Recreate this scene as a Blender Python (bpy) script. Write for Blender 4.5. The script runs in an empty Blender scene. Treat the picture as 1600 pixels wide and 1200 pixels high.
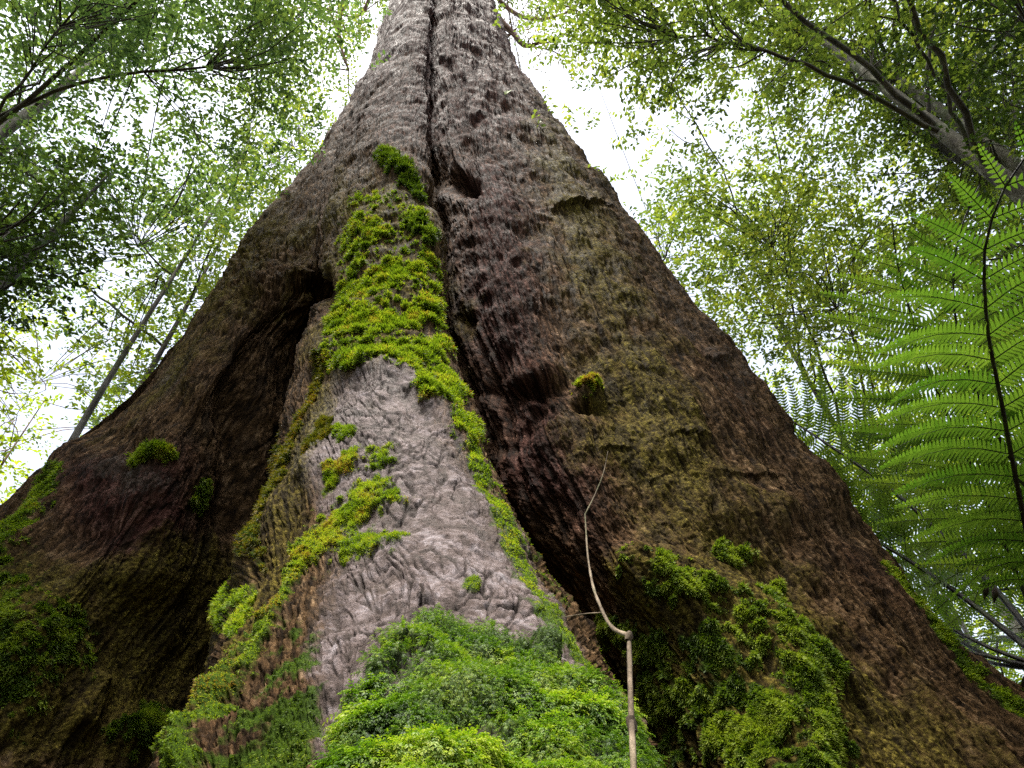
import bpy, math, random
import numpy as np
from mathutils import Vector

random.seed(7)
RNG = np.random.default_rng(11)
SC = bpy.context.scene
COL = SC.collection
R = math.radians

# ------------------------------------------------------------------ camera
# pinhole model of a wide phone lens on a 1600 x 1200 frame: low at the foot of the tree, tilted up
FPX = 1143.0
CAM = np.array([0.0, 0.0, 1.1])
zF, zR, zU = 0.767, -0.0738, 0.6373
nrm = math.sqrt(zF * zF + zR * zR + zU * zU)
zF, zR, zU = zF / nrm, zR / nrm, zU / nrm
FWD = np.array([0, math.sqrt(1 - zF * zF), zF])
U0 = np.array([0, -zF, math.sqrt(1 - zF * zF)])
sr = zR / U0[2]
cr = math.sqrt(1 - sr * sr)
RIGHT = cr * np.array([1.0, 0, 0]) + sr * U0
UP = np.cross(RIGHT, FWD)


def ray(u, v):
    u = np.asarray(u, float)
    v = np.asarray(v, float)
    return FWD + ((u - 800) / FPX)[..., None] * RIGHT + ((600 - v) / FPX)[..., None] * UP


def at_y(u, v, Y):
    """point of the view ray through a photo position at forward distance Y (metres along the ground)"""
    d = ray(u, v)
    return CAM + d * (np.asarray(Y, float) / d[..., 1])[..., None]


def at_d(u, v, dist):
    d = ray(u, v)
    d = d / np.linalg.norm(d, axis=-1, keepdims=True)
    return CAM + d * np.asarray(dist, float)[..., None]


def proj(P):
    q = P - CAM
    f = q @ FWD
    f = np.where(f < 1e-3, 1e-3, f)
    return 800 + FPX * (q @ RIGHT) / f, 600 - FPX * (q @ UP) / f


cam_d = bpy.data.cameras.new("camera")
cam = bpy.data.objects.new("camera", cam_d)
COL.objects.link(cam)
from mathutils import Matrix
m = Matrix(((RIGHT[0], UP[0], -FWD[0], CAM[0]), (RIGHT[1], UP[1], -FWD[1], CAM[1]),
            (RIGHT[2], UP[2], -FWD[2], CAM[2]), (0, 0, 0, 1)))
cam.matrix_world = m
cam_d.sensor_width = 36
cam_d.lens = 36 * FPX / 1600
cam_d.clip_start = 0.02
cam_d.clip_end = 2000
SC.camera = cam

# ------------------------------------------------------------------ noise
def _h(ix, iy, iz, seed):
    h = (ix.astype(np.uint32) * np.uint32(374761393)) ^ (iy.astype(np.uint32) * np.uint32(668265263)) ^ \
        (iz.astype(np.uint32) * np.uint32(2147483647 - 19)) ^ np.uint32((seed * 974634777 + 12345) & 0xffffffff)
    h = (h ^ (h >> np.uint32(13))) * np.uint32(1274126177)
    h = (h ^ (h >> np.uint32(16))) * np.uint32(2246822519)
    h = h ^ (h >> np.uint32(15))
    return h.astype(np.float32) * np.float32(1 / 4294967296.0)


def vnoise(x, y, z, seed=0):
    x = np.asarray(x, np.float32); y = np.asarray(y, np.float32); z = np.asarray(z, np.float32)
    x, y, z = np.broadcast_arrays(x, y, z)
    fx = np.floor(x); fy = np.floor(y); fz = np.floor(z)
    ix = fx.astype(np.int64); iy = fy.astype(np.int64); iz = fz.astype(np.int64)
    tx = x - fx; ty = y - fy; tz = z - fz
    tx = tx * tx * tx * (tx * (tx * 6 - 15) + 10)
    ty = ty * ty * ty * (ty * (ty * 6 - 15) + 10)
    tz = tz * tz * tz * (tz * (tz * 6 - 15) + 10)
    r = 0
    for a in (0, 1):
        wx = tx if a else 1 - tx
        for b in (0, 1):
            wy = ty if b else 1 - ty
            for c in (0, 1):
                wz = tz if c else 1 - tz
                r = r + wx * wy * wz * _h(ix + a, iy + b, iz + c, seed)
    return r * 2 - 1


def fbm(x, y, z, o=4, seed=0, gain=0.5):
    s = 0; a = 1; t = 0
    for k in range(o):
        s = s + a * vnoise(x * 2.03 ** k + k * 7.1, y * 2.03 ** k + k * 3.7, z * 2.03 ** k - k * 5.3, seed + k)
        t += a; a *= gain
    return s / t * 1.6


def ridged(x, y, z, o=3, seed=0):
    s = 0; a = 1; t = 0
    for k in range(o):
        n = 1 - np.abs(vnoise(x * 2.1 ** k, y * 2.1 ** k, z * 2.1 ** k, seed + k) * 1.6)
        s = s + a * n; t += a; a *= 0.5
    return s / t


def cell2(x, y, seed=0, jit=0.9):
    """2-D cellular noise: F1, F2-F1 and a random value of the nearest cell"""
    x, y = np.broadcast_arrays(np.asarray(x, np.float32), np.asarray(y, np.float32))
    fx = np.floor(x); fy = np.floor(y)
    f1 = np.full(x.shape, 9, np.float32); f2 = f1.copy(); cid = np.zeros_like(f1); ox = cid.copy(); oy = cid.copy()
    z = np.zeros(x.shape, np.int64)
    for a in (-1, 0, 1):
        for b in (-1, 0, 1):
            ix = (fx + a).astype(np.int64); iy = (fy + b).astype(np.int64)
            px = fx + a + 0.5 + jit * (_h(ix, iy, z, seed) - 0.5)
            py = fy + b + 0.5 + jit * (_h(ix, iy, z, seed + 1) - 0.5)
            d = np.hypot(px - x, py - y)
            c = _h(ix, iy, z, seed + 2)
            n = d < f1
            f2 = np.where(n, f1, np.minimum(f2, d)); cid = np.where(n, c, cid); f1 = np.where(n, d, f1)
            ox = np.where(n, x - px, ox); oy = np.where(n, y - py, oy)
    return f1, f2 - f1, cid, ox, oy


def pchip(xk, yk, x):
    """monotone cubic through (xk, yk[k, ...]) along axis 0"""
    xk = np.asarray(xk, float); yk = np.asarray(yk, float); x = np.asarray(x, float)
    hk = np.diff(xk); sh = (slice(None),) + (None,) * (yk.ndim - 1)
    dl = np.diff(yk, axis=0) / hk[sh]
    mk = np.zeros_like(yk)
    w1 = (2 * hk[1:] + hk[:-1])[sh]; w2 = (hk[1:] + 2 * hk[:-1])[sh]
    ok = dl[:-1] * dl[1:] > 0
    a = np.where(ok, dl[:-1], 1); b = np.where(ok, dl[1:], 1)
    mk[1:-1] = np.where(ok, (w1 + w2) / (w1 / a + w2 / b), 0)
    mk[0] = dl[0]; mk[-1] = dl[-1]
    i = np.clip(np.searchsorted(xk, x, side='right') - 1, 0, len(hk) - 1)
    t = ((x - xk[i]) / hk[i])[sh]
    H = hk[i][sh]
    return ((1 + 2 * t) * (1 - t) ** 2 * yk[i] + t * (1 - t) ** 2 * H * mk[i] + t * t * (3 - 2 * t) * yk[i + 1]
            + t * t * (t - 1) * H * mk[i + 1])


def catmull(P, n):
    P = np.asarray(P, float)
    L = np.r_[0, np.cumsum(np.linalg.norm(np.diff(P[:, :3], axis=0), axis=1))]
    t = np.linspace(0, L[-1], n)
    m = np.gradient(P, L, axis=0)
    i = np.clip(np.searchsorted(L, t, side='right') - 1, 0, len(L) - 2)
    h = (L[i + 1] - L[i])[:, None]; s = ((t - L[i])[:, None]) / h
    return ((1 + 2 * s) * (1 - s) ** 2 * P[i] + s * (1 - s) ** 2 * h * m[i] + s * s * (3 - 2 * s) * P[i + 1]
            + s * s * (s - 1) * h * m[i + 1])


# ------------------------------------------------------------------ mesh helpers
def mesh_from(name, V, F, mats, parent=None, smooth=True, attrs=None, nper=None):
    """one mesh object from vertex array V and face array F (rows of equal length)"""
    me = bpy.data.meshes.new(name)
    V = np.ascontiguousarray(V, np.float32); F = np.ascontiguousarray(F, np.int32)
    n = F.shape[1]
    me.vertices.add(len(V)); me.vertices.foreach_set("co", V.ravel())
    me.loops.add(F.size); me.loops.foreach_set("vertex_index", F.ravel())
    me.polygons.add(len(F))
    me.polygons.foreach_set("loop_start", np.arange(0, F.size, n, dtype=np.int32))
    me.polygons.foreach_set("loop_total", np.full(len(F), n, np.int32))
    me.update(calc_edges=True)
    if smooth:
        me.polygons.foreach_set("use_smooth", np.ones(len(F), bool))
    for k, a in (attrs or {}).items():
        a = np.asarray(a, np.float32)
        if a.ndim == 1:
            at = me.attributes.new(k, 'FLOAT', 'POINT'); at.data.foreach_set("value", a)
        else:
            at = me.attributes.new(k, 'FLOAT_VECTOR', 'POINT'); at.data.foreach_set("vector", a.ravel())
    for mt in (mats if isinstance(mats, (list, tuple)) else [mats]):
        me.materials.append(mt)
    o = bpy.data.objects.new(name, me)
    COL.objects.link(o)
    if parent is not None:
        o.parent = parent
        o.matrix_parent_inverse = Matrix.Translation(-parent.location)
    return o


def thing(name, loc, label, cat, group=None):
    o = bpy.data.objects.new(name, None)
    COL.objects.link(o)
    o.location = Vector([float(c) for c in loc])
    o.empty_display_size = 0.2
    tag(o, label, cat, group)
    return o


def tag(o, label, cat, group=None):
    o["label"] = label; o["category"] = cat
    if group:
        o["group"] = group


class Tubes:
    """collects tubes along polylines (x, y, z, radius) into one quad mesh"""
    def __init__(s):
        s.V = []; s.F = []; s.n = 0; s.T = []

    def add(s, P, sides=6, tint=0.0):
        P = np.asarray(P, float)
        C = P[:, :3]; r = P[:, 3]
        T = np.gradient(C, axis=0); T /= np.linalg.norm(T, axis=1, keepdims=True) + 1e-9
        ref = np.array([0.31, 0.17, 0.93]) if abs(T[0, 2]) < 0.9 else np.array([1.0, 0.1, 0])
        A = np.cross(T, ref); A /= np.linalg.norm(A, axis=1, keepdims=True) + 1e-9
        B = np.cross(T, A)
        th = np.linspace(0, 2 * math.pi, sides, endpoint=False)
        V = C[:, None] + r[:, None, None] * (np.cos(th)[None, :, None] * A[:, None] + np.sin(th)[None, :, None] * B[:, None])
        k = len(C)
        i = np.arange(k - 1)[:, None] * sides; j = np.arange(sides)[None]; j2 = (j + 1) % sides
        F = np.stack([i + j, i + j2, i + sides + j2, i + sides + j], -1).reshape(-1, 4) + s.n
        s.V.append(V.reshape(-1, 3)); s.F.append(F); s.n += k * sides
        s.T.append(np.full(k * sides, tint))

    def build(s, name, mat, parent=None):
        return mesh_from(name, np.concatenate(s.V), np.concatenate(s.F), mat, parent, attrs={"tint": np.concatenate(s.T)})


def unit(a):
    return a / (np.linalg.norm(a, axis=-1, keepdims=True) + 1e-9)


def blades(P, D, N, L, W, tmpl, tint, tip=0.0):
    """many small leaves: template rows (across, along, lift); returns V, F, tint"""
    tv, tf = tmpl
    D = unit(D); S = unit(np.cross(D, N)); N2 = np.cross(S, D)
    x = tv[:, 0][None, :, None]; y = tv[:, 1][None, :, None]; z = tv[:, 2][None, :, None]
    V = P[:, None] + x * (W[:, None, None] * S[:, None]) + y * (L[:, None, None] * D[:, None]) + z * (L[:, None, None] * N2[:, None])
    k = len(tv)
    F = (np.arange(len(P)) * k)[:, None, None] + tf[None]
    T = np.repeat(tint, k) + tip * np.tile(tv[:, 1], len(P))
    return V.reshape(-1, 3), F.reshape(-1, tf.shape[1]), T


def join(parts):
    V = []; F = []; T = []; n = 0
    for v, f, t in parts:
        V.append(v); F.append(f + n); T.append(t); n += len(v)
    return np.concatenate(V), np.concatenate(F), np.concatenate(T)


# templates
LEAF = (np.array([[0, 0, 0], [0.5, 0.45, 0.05], [0, 1, -0.08], [-0.5, 0.45, 0.05]], float), np.array([[0, 1, 2, 3]]))
BLADE = (np.array([[-.5, 0, 0], [.5, 0, 0], [.3, .6, .06], [-.3, .6, .06], [.04, 1, -.02], [-.04, 1, -.02]], float),
         np.array([[0, 1, 2, 3], [3, 2, 4, 5]]))


def sprig_template(pairs=4):
    v = []; f = []
    for k in range(pairs):
        y = 0.05 + 0.8 * k / (pairs - 1)
        l = 0.34 * math.sin(math.pi * (0.28 + 0.66 * k / (pairs - 1)))
        for s in (-1, 1):
            b = len(v)
            drop = 0.10 * y * y
            v += [[0, y - .05, .12 * math.sin(y * 2.4)], [s * l * .55, y + .02, .12 * math.sin(y * 2.4) + .03],
                  [s * l, y + .17, .12 * math.sin(y * 2.4) - .05], [s * l * .35, y + .15, .12 * math.sin(y * 2.4) + .03]]
            f.append([b, b + 1, b + 2, b + 3] if s > 0 else [b, b + 3, b + 2, b + 1])
    b = len(v)
    v += [[0, .82, .1], [.09, .92, .1], [0, 1.08, .04], [-.09, .92, .1]]
    f.append([b, b + 1, b + 2, b + 3])
    v = np.array(v, float); v[:, 2] -= 0.22 * v[:, 1] ** 2
    return v, np.array(f)


SPRIG = sprig_template()

# ------------------------------------------------------------------ materials
def mat(name):
    mt = bpy.data.materials.new(name); mt.use_nodes = True
    nt = mt.node_tree; nt.nodes.clear()
    out = nt.nodes.new('ShaderNodeOutputMaterial')
    return mt, nt, out


def nd(nt, t, **kw):
    n = nt.nodes.new('ShaderNode' + t)
    for k, v in kw.items():
        if k.startswith('i_'):
            n.inputs[k[2:]].default_value = v
        else:
            setattr(n, k, v)
    return n


def ramp(nt, fac, stops):
    r = nd(nt, 'ValToRGB')
    e = r.color_ramp.elements
    while len(e) > 1:
        e.remove(e[-1])
    e[0].position = stops[0][0]; e[0].color = (*stops[0][1], 1)
    for p, c in stops[1:]:
        x = e.new(p); x.color = (*c, 1)
    nt.links.new(fac, r.inputs[0])
    return r.outputs[0]


def mixc(nt, fac, a, b, mode='MIX'):
    n = nd(nt, 'Mix', data_type='RGBA', blend_type=mode)
    for s, x in ((n.inputs[0], fac), (n.inputs[6], a), (n.inputs[7], b)):
        if isinstance(x, (int, float)):
            s.default_value = x
        elif isinstance(x, tuple):
            s.default_value = (*x, 1)
        else:
            nt.links.new(x, s)
    return n.outputs[2]


def math_(nt, op, a, b=None, clamp=False):
    n = nd(nt, 'Math', operation=op, use_clamp=clamp)
    for s, x in ((n.inputs[0], a), (n.inputs[1], b)):
        if x is None:
            continue
        if isinstance(x, (int, float)):
            s.default_value = x
        else:
            nt.links.new(x, s)
    return n.outputs[0]


def leaf_mat(name, stops, trans=0.5, rough=0.45, spec=0.35):
    mt, nt, out = mat(name)
    at = nd(nt, 'Attribute', attribute_name='tint')
    c = ramp(nt, at.outputs['Fac'], stops)
    p = nd(nt, 'BsdfPrincipled', i_Roughness=rough)
    p.inputs['Specular IOR Level'].default_value = spec
    nt.links.new(c, p.inputs['Base Color'])
    t = nd(nt, 'BsdfTranslucent')
    c2 = mixc(nt, 1.0, c, (1.3, 1.4, 0.6), 'MULTIPLY')
    nt.links.new(c2, t.inputs['Color'])
    mx = nd(nt, 'MixShader'); mx.inputs[0].default_value = trans
    nt.links.new(p.outputs[0], mx.inputs[1]); nt.links.new(t.outputs[0], mx.inputs[2])
    nt.links.new(mx.outputs[0], out.inputs[0])
    return mt


M = {}
M['leaf_mid'] = leaf_mat('canopy_leaf', [(0, (.030, .048, .014)), (.4, (.095, .135, .036)), (.75, (.18, .215, .05)), (1, (.32, .32, .06))], .55)
M['leaf_cool'] = leaf_mat('cool_canopy_leaf', [(0, (.030, .06, .030)), (.5, (.09, .14, .06)), (1, (.20, .25, .07))], .55)
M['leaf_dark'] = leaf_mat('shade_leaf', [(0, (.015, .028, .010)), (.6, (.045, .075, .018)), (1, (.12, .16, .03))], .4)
M['leaf_lime'] = leaf_mat('lime_leaf', [(0, (.09, .13, .015)), (.5, (.19, .24, .02)), (1, (.34, .35, .04))], .58)
M['leaf_lime2'] = leaf_mat('far_leaf', [(0, (.03, .05, .010)), (.5, (.09, .13, .018)), (1, (.20, .23, .03))], .5)
M['leaf_gum'] = leaf_mat('gum_leaf', [(0, (.05, .07, .03)), (.5, (.12, .11, .05)), (1, (.25, .17, .09))], .4)
M['fern'] = leaf_mat('fern_leaf', [(0, (.04, .09, .012)), (.5, (.085, .145, .024)), (.9, (.14, .20, .034)), (.985, (.15, .205, .036)), (1, (.20, .10, .03))], .6, .36, .4)
M['moss_leaf'] = leaf_mat('moss_leaf', [(0, (.016, .04, .004)), (.35, (.055, .12, .008)), (.7, (.14, .235, .012)), (1, (.28, .34, .03))], .35, .55, .25)
M['moss_hair'] = leaf_mat('moss_hair', [(0, (.025, .04, .004)), (.3, (.10, .16, .012)), (.65, (.22, .30, .02)), (.85, (.36, .38, .04)), (1, (.24, .13, .03))], .35, .6, .2)
M['moss_dark'] = leaf_mat('dark_moss', [(0, (.012, .022, .004)), (.4, (.04, .07, .008)), (.75, (.11, .17, .016)), (1, (.22, .27, .03))], .3, .6, .2)
M['moss_rust'] = leaf_mat('rusty_moss', [(0, (.03, .04, .005)), (.4, (.11, .11, .012)), (.75, (.20, .15, .02)), (1, (.26, .10, .02))], .3, .6, .2)


def wood_mat(name, a, b, c, scale=8.0, stretch=0.25, rough=.85):
    mt, nt, out = mat(name)
    tc = nd(nt, 'TexCoord'); mp = nd(nt, 'Mapping'); mp.inputs['Scale'].default_value = (1, 1, stretch)
    nt.links.new(tc.outputs['Object'], mp.inputs[0])
    n1 = nd(nt, 'TexNoise', i_Scale=scale, i_Detail=6.0, i_Roughness=.65)
    nt.links.new(mp.outputs[0], n1.inputs['Vector'])
    n2 = nd(nt, 'TexNoise', i_Scale=scale * .35, i_Detail=3.0)
    nt.links.new(tc.outputs['Object'], n2.inputs['Vector'])
    c1 = ramp(nt, n1.outputs[0], [(.3, a), (.5, b), (.68, c)])
    c2 = mixc(nt, math_(nt, 'MULTIPLY', ramp(nt, n2.outputs[0], [(.5, (0, 0, 0)), (.62, (1, 1, 1))]), .5), c1, (.05, .07, .015))
    p = nd(nt, 'BsdfPrincipled', i_Roughness=rough)
    p.inputs['Specular IOR Level'].default_value = .25
    nt.links.new(c2, p.inputs['Base Color'])
    bp = nd(nt, 'Bump', i_Strength=.6, i_Distance=.02)
    nt.links.new(n1.outputs[0], bp.inputs['Height']); nt.links.new(bp.outputs[0], p.inputs['Normal'])
    nt.links.new(p.outputs[0], out.inputs[0])
    return mt


M['pale_bark'] = wood_mat('pale_bark', (.07, .06, .045), (.20, .18, .15), (.42, .40, .36), 9)
M['grey_bark'] = wood_mat('grey_bark', (.03, .026, .02), (.09, .08, .065), (.20, .185, .16), 9)
M['lichen_bark'] = wood_mat('lichen_bark', (.025, .02, .014), (.085, .075, .05), (.30, .28, .22), 12, .5)
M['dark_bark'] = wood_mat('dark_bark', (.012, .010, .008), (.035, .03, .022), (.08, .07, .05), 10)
M['twig'] = wood_mat('twig_bark', (.02, .016, .012), (.06, .05, .038), (.13, .11, .085), 12)
M['pink_twig'] = wood_mat('gum_twig_bark', (.12, .07, .05), (.25, .15, .11), (.42, .30, .24), 9)
M['rachis'] = wood_mat('fern_rachis', (.006, .005, .004), (.014, .011, .008), (.035, .028, .018), 30, rough=.5)
M['dry_stem'] = wood_mat('dry_stem_bark', (.045, .03, .02), (.12, .088, .056), (.26, .20, .14), 30)
M['fern_trunk'] = wood_mat('fern_trunk_fibre', (.008, .006, .004), (.025, .016, .010), (.06, .04, .02), 25, .4)
M['dead_leaf'] = wood_mat('withered_leaf', (.02, .014, .009), (.04, .028, .018), (.09, .06, .035), 40)

# ------------------------------------------------------------------ the giant trunk: rails
DA = 4.0
VR = np.r_[np.arange(-100, 1330, 1.55)]
def tab(*p):
    a = np.array(p, float)
    k = (a[-1, 1] - a[-2, 1]) / (a[-1, 0] - a[-2, 0])
    return pchip(a[:, 0], a[:, 1], np.clip(VR, a[0, 0], a[-1, 0])) + k * np.maximum(VR - a[-1, 0], 0)


uL = tab((-100, 634), (0, 608), (50, 592), (100, 578), (150, 548), (200, 520), (250, 485), (300, 442), (350, 404), (400, 374), (450, 345),
         (500, 305), (550, 258), (600, 212), (650, 158), (700, 103), (750, 48), (800, -10), (900, -120), (1000, -240), (1100, -370), (1215, -520))
uR = tab((-100, 748), (0, 770), (50, 788), (100, 808), (150, 840), (200, 875), (250, 911), (300, 949), (350, 985), (400, 1020), (450, 1060),
         (500, 1098), (550, 1135), (600, 1175), (650, 1215), (700, 1250), (750, 1285), (800, 1318), (850, 1357), (900, 1398), (950, 1437),
         (1000, 1478), (1050, 1532), (1100, 1592), (1150, 1652), (1215, 1735))
uER = tab((-100, 676), (0, 673), (100, 666), (200, 666), (300, 673), (400, 686), (500, 694), (600, 716), (650, 737), (700, 748), (750, 768), (800, 790),
          (850, 818), (900, 852), (950, 888), (1000, 922), (1050, 950), (1100, 976), (1215, 1014))
uEL = tab((-100, 642), (0, 620), (100, 592), (200, 552), (300, 520), (400, 508), (450, 498), (500, 478), (550, 460), (600, 452), (650, 446), (700, 440), (750, 430),
          (800, 415), (850, 402), (900, 390), (950, 368), (1000, 348), (1050, 330), (1100, 314), (1215, 284))
YC = tab((-100, 2.95), (0, 2.8), (200, 2.62), (400, 2.35), (500, 2.17), (600, 1.95), (700, 1.72), (800, 1.5), (900, 1.28), (1000, 1.08), (1100, .92), (1215, .76))
YEL = YC + tab((-100, .35), (0, .36), (200, .34), (400, .30), (600, .30), (800, .30), (1000, .28), (1215, .24))
YER = YC + tab((-100, .04), (0, .06), (200, .16), (400, .24), (600, .30), (800, .30), (1000, .28), (1215, .24))
YLG = tab((-100, 3.55), (0, 3.45), (200, 3.25), (380, 3.0), (430, 3.12), (490, 3.42), (600, 3.68), (800, 3.8), (1000, 3.8), (1215, 3.65))
YRG = tab((-100, 3.05), (0, 3.05), (200, 3.15), (400, 3.15), (600, 3.18), (800, 3.2), (1000, 3.15), (1215, 3.0))
YRF1 = tab((-100, 2.95), (0, 2.88), (200, 2.8), (400, 2.72), (600, 2.68), (800, 2.62), (1000, 2.55), (1215, 2.4))
YRF2 = tab((-100, 3.25), (0, 3.15), (200, 3.05), (400, 2.95), (600, 2.85), (800, 2.8), (1000, 2.75), (1215, 2.65))
YR = tab((-100, 3.95), (0, 3.92), (400, 3.85), (800, 3.7), (1215, 3.5))
YL = tab((-100, 3.95), (0, 3.92), (400, 3.85), (800, 3.65), (1215, 3.4))
YLF1 = tab((-100, 3.65), (0, 3.55), (200, 3.4), (400, 3.15), (600, 3.05), (800, 2.95), (1000, 2.85), (1215, 2.7))
YLF2 = tab((-100, 3.6), (0, 3.5), (200, 3.3), (400, 3.02), (430, 3.08), (500, 3.24), (600, 3.36), (800, 3.42), (1000, 3.36), (1215, 3.2))
lgo = tab((-100, -2), (0, -4), (200, -10), (380, -14), (450, 20), (600, 32), (1215, 40))
rgo = tab((-100, 2), (0, 3), (300, 2), (500, -6), (700, -18), (1215, -26))


def rail(u, Y):
    return at_y(u, VR, Y)


wF = uER - uEL
rL = rail(uL, YL)
rLF1 = rail(uL + .48 * (uEL - uL), YLF1)
rLF2 = rail(uL + .83 * (uEL - uL), YLF2)
rLG = rail(uEL + lgo, YLG)
rEL = rail(uEL, YEL)
rFL = rEL * .5 + rLG * .5 + np.array([-.02, 0, 0])
rC1 = rail(uEL + .22 * wF, YC + .35 * (YEL - YC))
rC = rail(uEL + .52 * wF, YC)
rC2 = rail(uEL + .82 * wF, YC + .3 * (YER - YC))
rER = rail(uER, YER)
rRG = rail(uER + rgo, YRG)
rFR = rER * .5 + rRG * .5 + np.array([.02, 0, 0])
rRF1 = rail(uER + .30 * (uR - uER), YRF1)
rRF2 = rail(uER + .68 * (uR - uER), YRF2)
rRR = rail(uER + .92 * (uR - uER), YRF2 * .6 + YR * .4)
rR = rail(uR, YR)
cx = (rL[:, 0] + rR[:, 0]) / 2; hw = (rR[:, 0] - rL[:, 0]) / 2; zz = (rL[:, 2] + rR[:, 2]) / 2
rBR = np.stack([cx + .72 * hw, DA + .72 * hw, zz], 1)
rB = np.stack([cx, DA + 1.0 * hw, zz], 1)
rBL = np.stack([cx - .72 * hw, DA + .72 * hw, zz], 1)
rails = [rL, rLF1, rLF2, rLG, rFL, rEL, rC1, rC, rC2, rER, rFR, rRG, rRF1, rRF2, rRR, rR, rBR, rB, rBL, rL]
counts = [160, 95, 60, 26, 30, 75, 110, 100, 75, 26, 34, 120, 150, 95, 40, 22, 16, 16, 22]
KN = np.stack(rails)                                    # rails x rows x 3
sk = np.r_[0, np.cumsum(np.mean(np.linalg.norm(np.diff(KN, axis=0), axis=2)[:, 200:600], axis=1))]
s = np.concatenate([np.linspace(sk[k], sk[k + 1], c, endpoint=False) for k, c in enumerate(counts)])
col_rail = np.concatenate([k + np.arange(c) / c for k, c in enumerate(counts)])
G = pchip(sk, KN, s)                                    # cols x rows x 3
G = np.transpose(G, (1, 0, 2))                          # rows x cols x 3
nr, nc = G.shape[:2]
# further up to the crown, and down under the forest floor
top = []
for k, zt in enumerate(np.linspace(G[0, :, 2].mean() + 1.5, 46, 14)):
    c0 = G[0].mean(0); f = 1 - .62 * (k + 1) / 14
    q = G[0].copy(); q[:, :2] = c0[:2] + (q[:, :2] - c0[:2]) * f
    q[:, 2] = zt + (q[:, 2] - c0[2]) * (1 - (k + 1) / 14)
    top.append(q)
top = np.array(top[::-1])
tang = G[-1] - G[-40]; tang /= np.abs(tang[:, 2:3]) + 1e-6
bot = []
for t in np.linspace(0, 1, 61)[1:]:
    q = G[-1].copy(); dz = (G[-1, :, 2] + .25) * t
    q[:, 2] -= dz
    q[:, :2] += np.clip(tang[:, :2], -.5, .5) * (dz - .33 * dz * t)[:, None] * .55
    bot.append(q)
G = np.concatenate([top, G, np.array(bot)])
n0 = len(top)
vrow = np.r_[np.linspace(-300, -101, n0), VR, 1331 + np.arange(1, len(bot) + 1) * 6.0]
nr = len(G)


def grid_normals(G):
    du = np.roll(G, -1, 1) - np.roll(G, 1, 1)
    dv = np.gradient(G, axis=0)
    return unit(np.cross(du, -dv))


N0 = grid_normals(G)
Uc = np.broadcast_to(s[None].astype(np.float32), (nr, nc))
Vc = np.cumsum(np.r_[np.zeros((1, nc)), np.linalg.norm(np.diff(G, axis=0), axis=2)], 0)
Vc = (Vc - Vc[n0 + 450][None]).astype(np.float32)
pu, pv = proj(G)
_f = (G - CAM) @ FWD
pu = np.where(_f < .05, 760, pu); pv = np.where(_f < .05, 3000, pv)
front = (col_rail < 15.2)[None] & np.ones((nr, 1), bool)
CRr = np.broadcast_to(col_rail[None], (nr, nc))
X, Y, Z = (G[..., k].astype(np.float32) for k in range(3))


def blob(u, v, ru, rv, ang=0.0, p=1.0):
    a = R(ang); dx = pu - u; dy = pv - v
    x = (dx * math.cos(a) + dy * math.sin(a)) / ru; y = (-dx * math.sin(a) + dy * math.cos(a)) / rv
    return np.exp(-np.clip(x * x + y * y, 0, 60) ** p)


def stroke(pts):
    """soft line through photo positions (u, v, half width)"""
    out = np.zeros(pu.shape)
    for (u0, v0, w0), (u1, v1, w1) in zip(pts[:-1], pts[1:]):
        dx, dy = u1 - u0, v1 - v0
        t = np.clip(((pu - u0) * dx + (pv - v0) * dy) / (dx * dx + dy * dy), 0, 1)
        d = np.hypot(pu - u0 - t * dx, pv - v0 - t * dy) / (w0 + t * (w1 - w0))
        out = np.maximum(out, np.exp(-np.clip(d * d, 0, 60)))
    return out


def poly(pts, soft=14.0):
    """soft inside of a polygon: 1 inside, falling to 0 over soft pixels outside"""
    ins = np.zeros(pu.shape, bool); dm = np.full(pu.shape, 1e9)
    n = len(pts)
    for i in range(n):
        x0, y0 = pts[i]; x1, y1 = pts[(i + 1) % n]
        c = (y0 > pv) != (y1 > pv)
        with np.errstate(divide='ignore', invalid='ignore'):
            ins ^= c & (pu < (x1 - x0) * (pv - y0) / (y1 - y0 + 1e-12) + x0)
        dx, dy = x1 - x0, y1 - y0
        t = np.clip(((pu - x0) * dx + (pv - y0) * dy) / (dx * dx + dy * dy + 1e-9), 0, 1)
        dm = np.minimum(dm, np.hypot(pu - x0 - t * dx, pv - y0 - t * dy))
    sd = np.where(ins, dm, -dm)
    return np.clip(.5 + sd / soft, 0, 1)


fin = (CRr > 4.6) & (CRr < 9.6)
lface = CRr < 3.5
rface = (CRr > 10.5) & (CRr < 15.3)

# region weights of the bark (where each kind of bark grows)
pale = np.where((CRr > 5.15) & (CRr < 9.1), 1, 0) * np.clip(poly([(570, 575), (640, 590), (700, 700), (760, 800), (850, 920), (960, 1080), (990, 1200), (990, 1700), (500, 1700), (515, 1150), (500, 1030),
              (520, 900), (520, 800), (480, 720), (520, 640)], 60), 0, 1)
wob = fbm(X * 2.2, Y * 2.2, Z * 1.6, 4, 31)
wob2 = fbm(X * 9, Y * 9, Z * 7, 4, 41)

# ---- displacement (metres along the normal)
dist = np.linalg.norm(G - CAM, axis=2)
warp = fbm(Uc * 3, Vc * 1.2, Z * 0, 3, 5) * .12
disp = .05 * wob + .012 * wob2
fib = ridged(Uc * 9 + warp * 4, Vc * .55 + warp, X * 0, 4, 51)
fib2 = ridged(Uc * 30 + warp * 10, Vc * 2.0, X * 0, 3, 61)
near = np.clip(1.9 / dist, .3, 1.0)                    # finest grain only where it is large enough to be seen
rough_fib = np.where(fin, .35, 1.0) * (1 - .75 * pale)
fib0 = ridged(Uc * 3.2 + warp * 3, Vc * .28 + warp * .6, X * 0, 3, 49)
disp += rough_fib * (.050 * (fib0 - .55) + .030 * (fib - .55) + .012 * (fib2 - .5))


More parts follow.
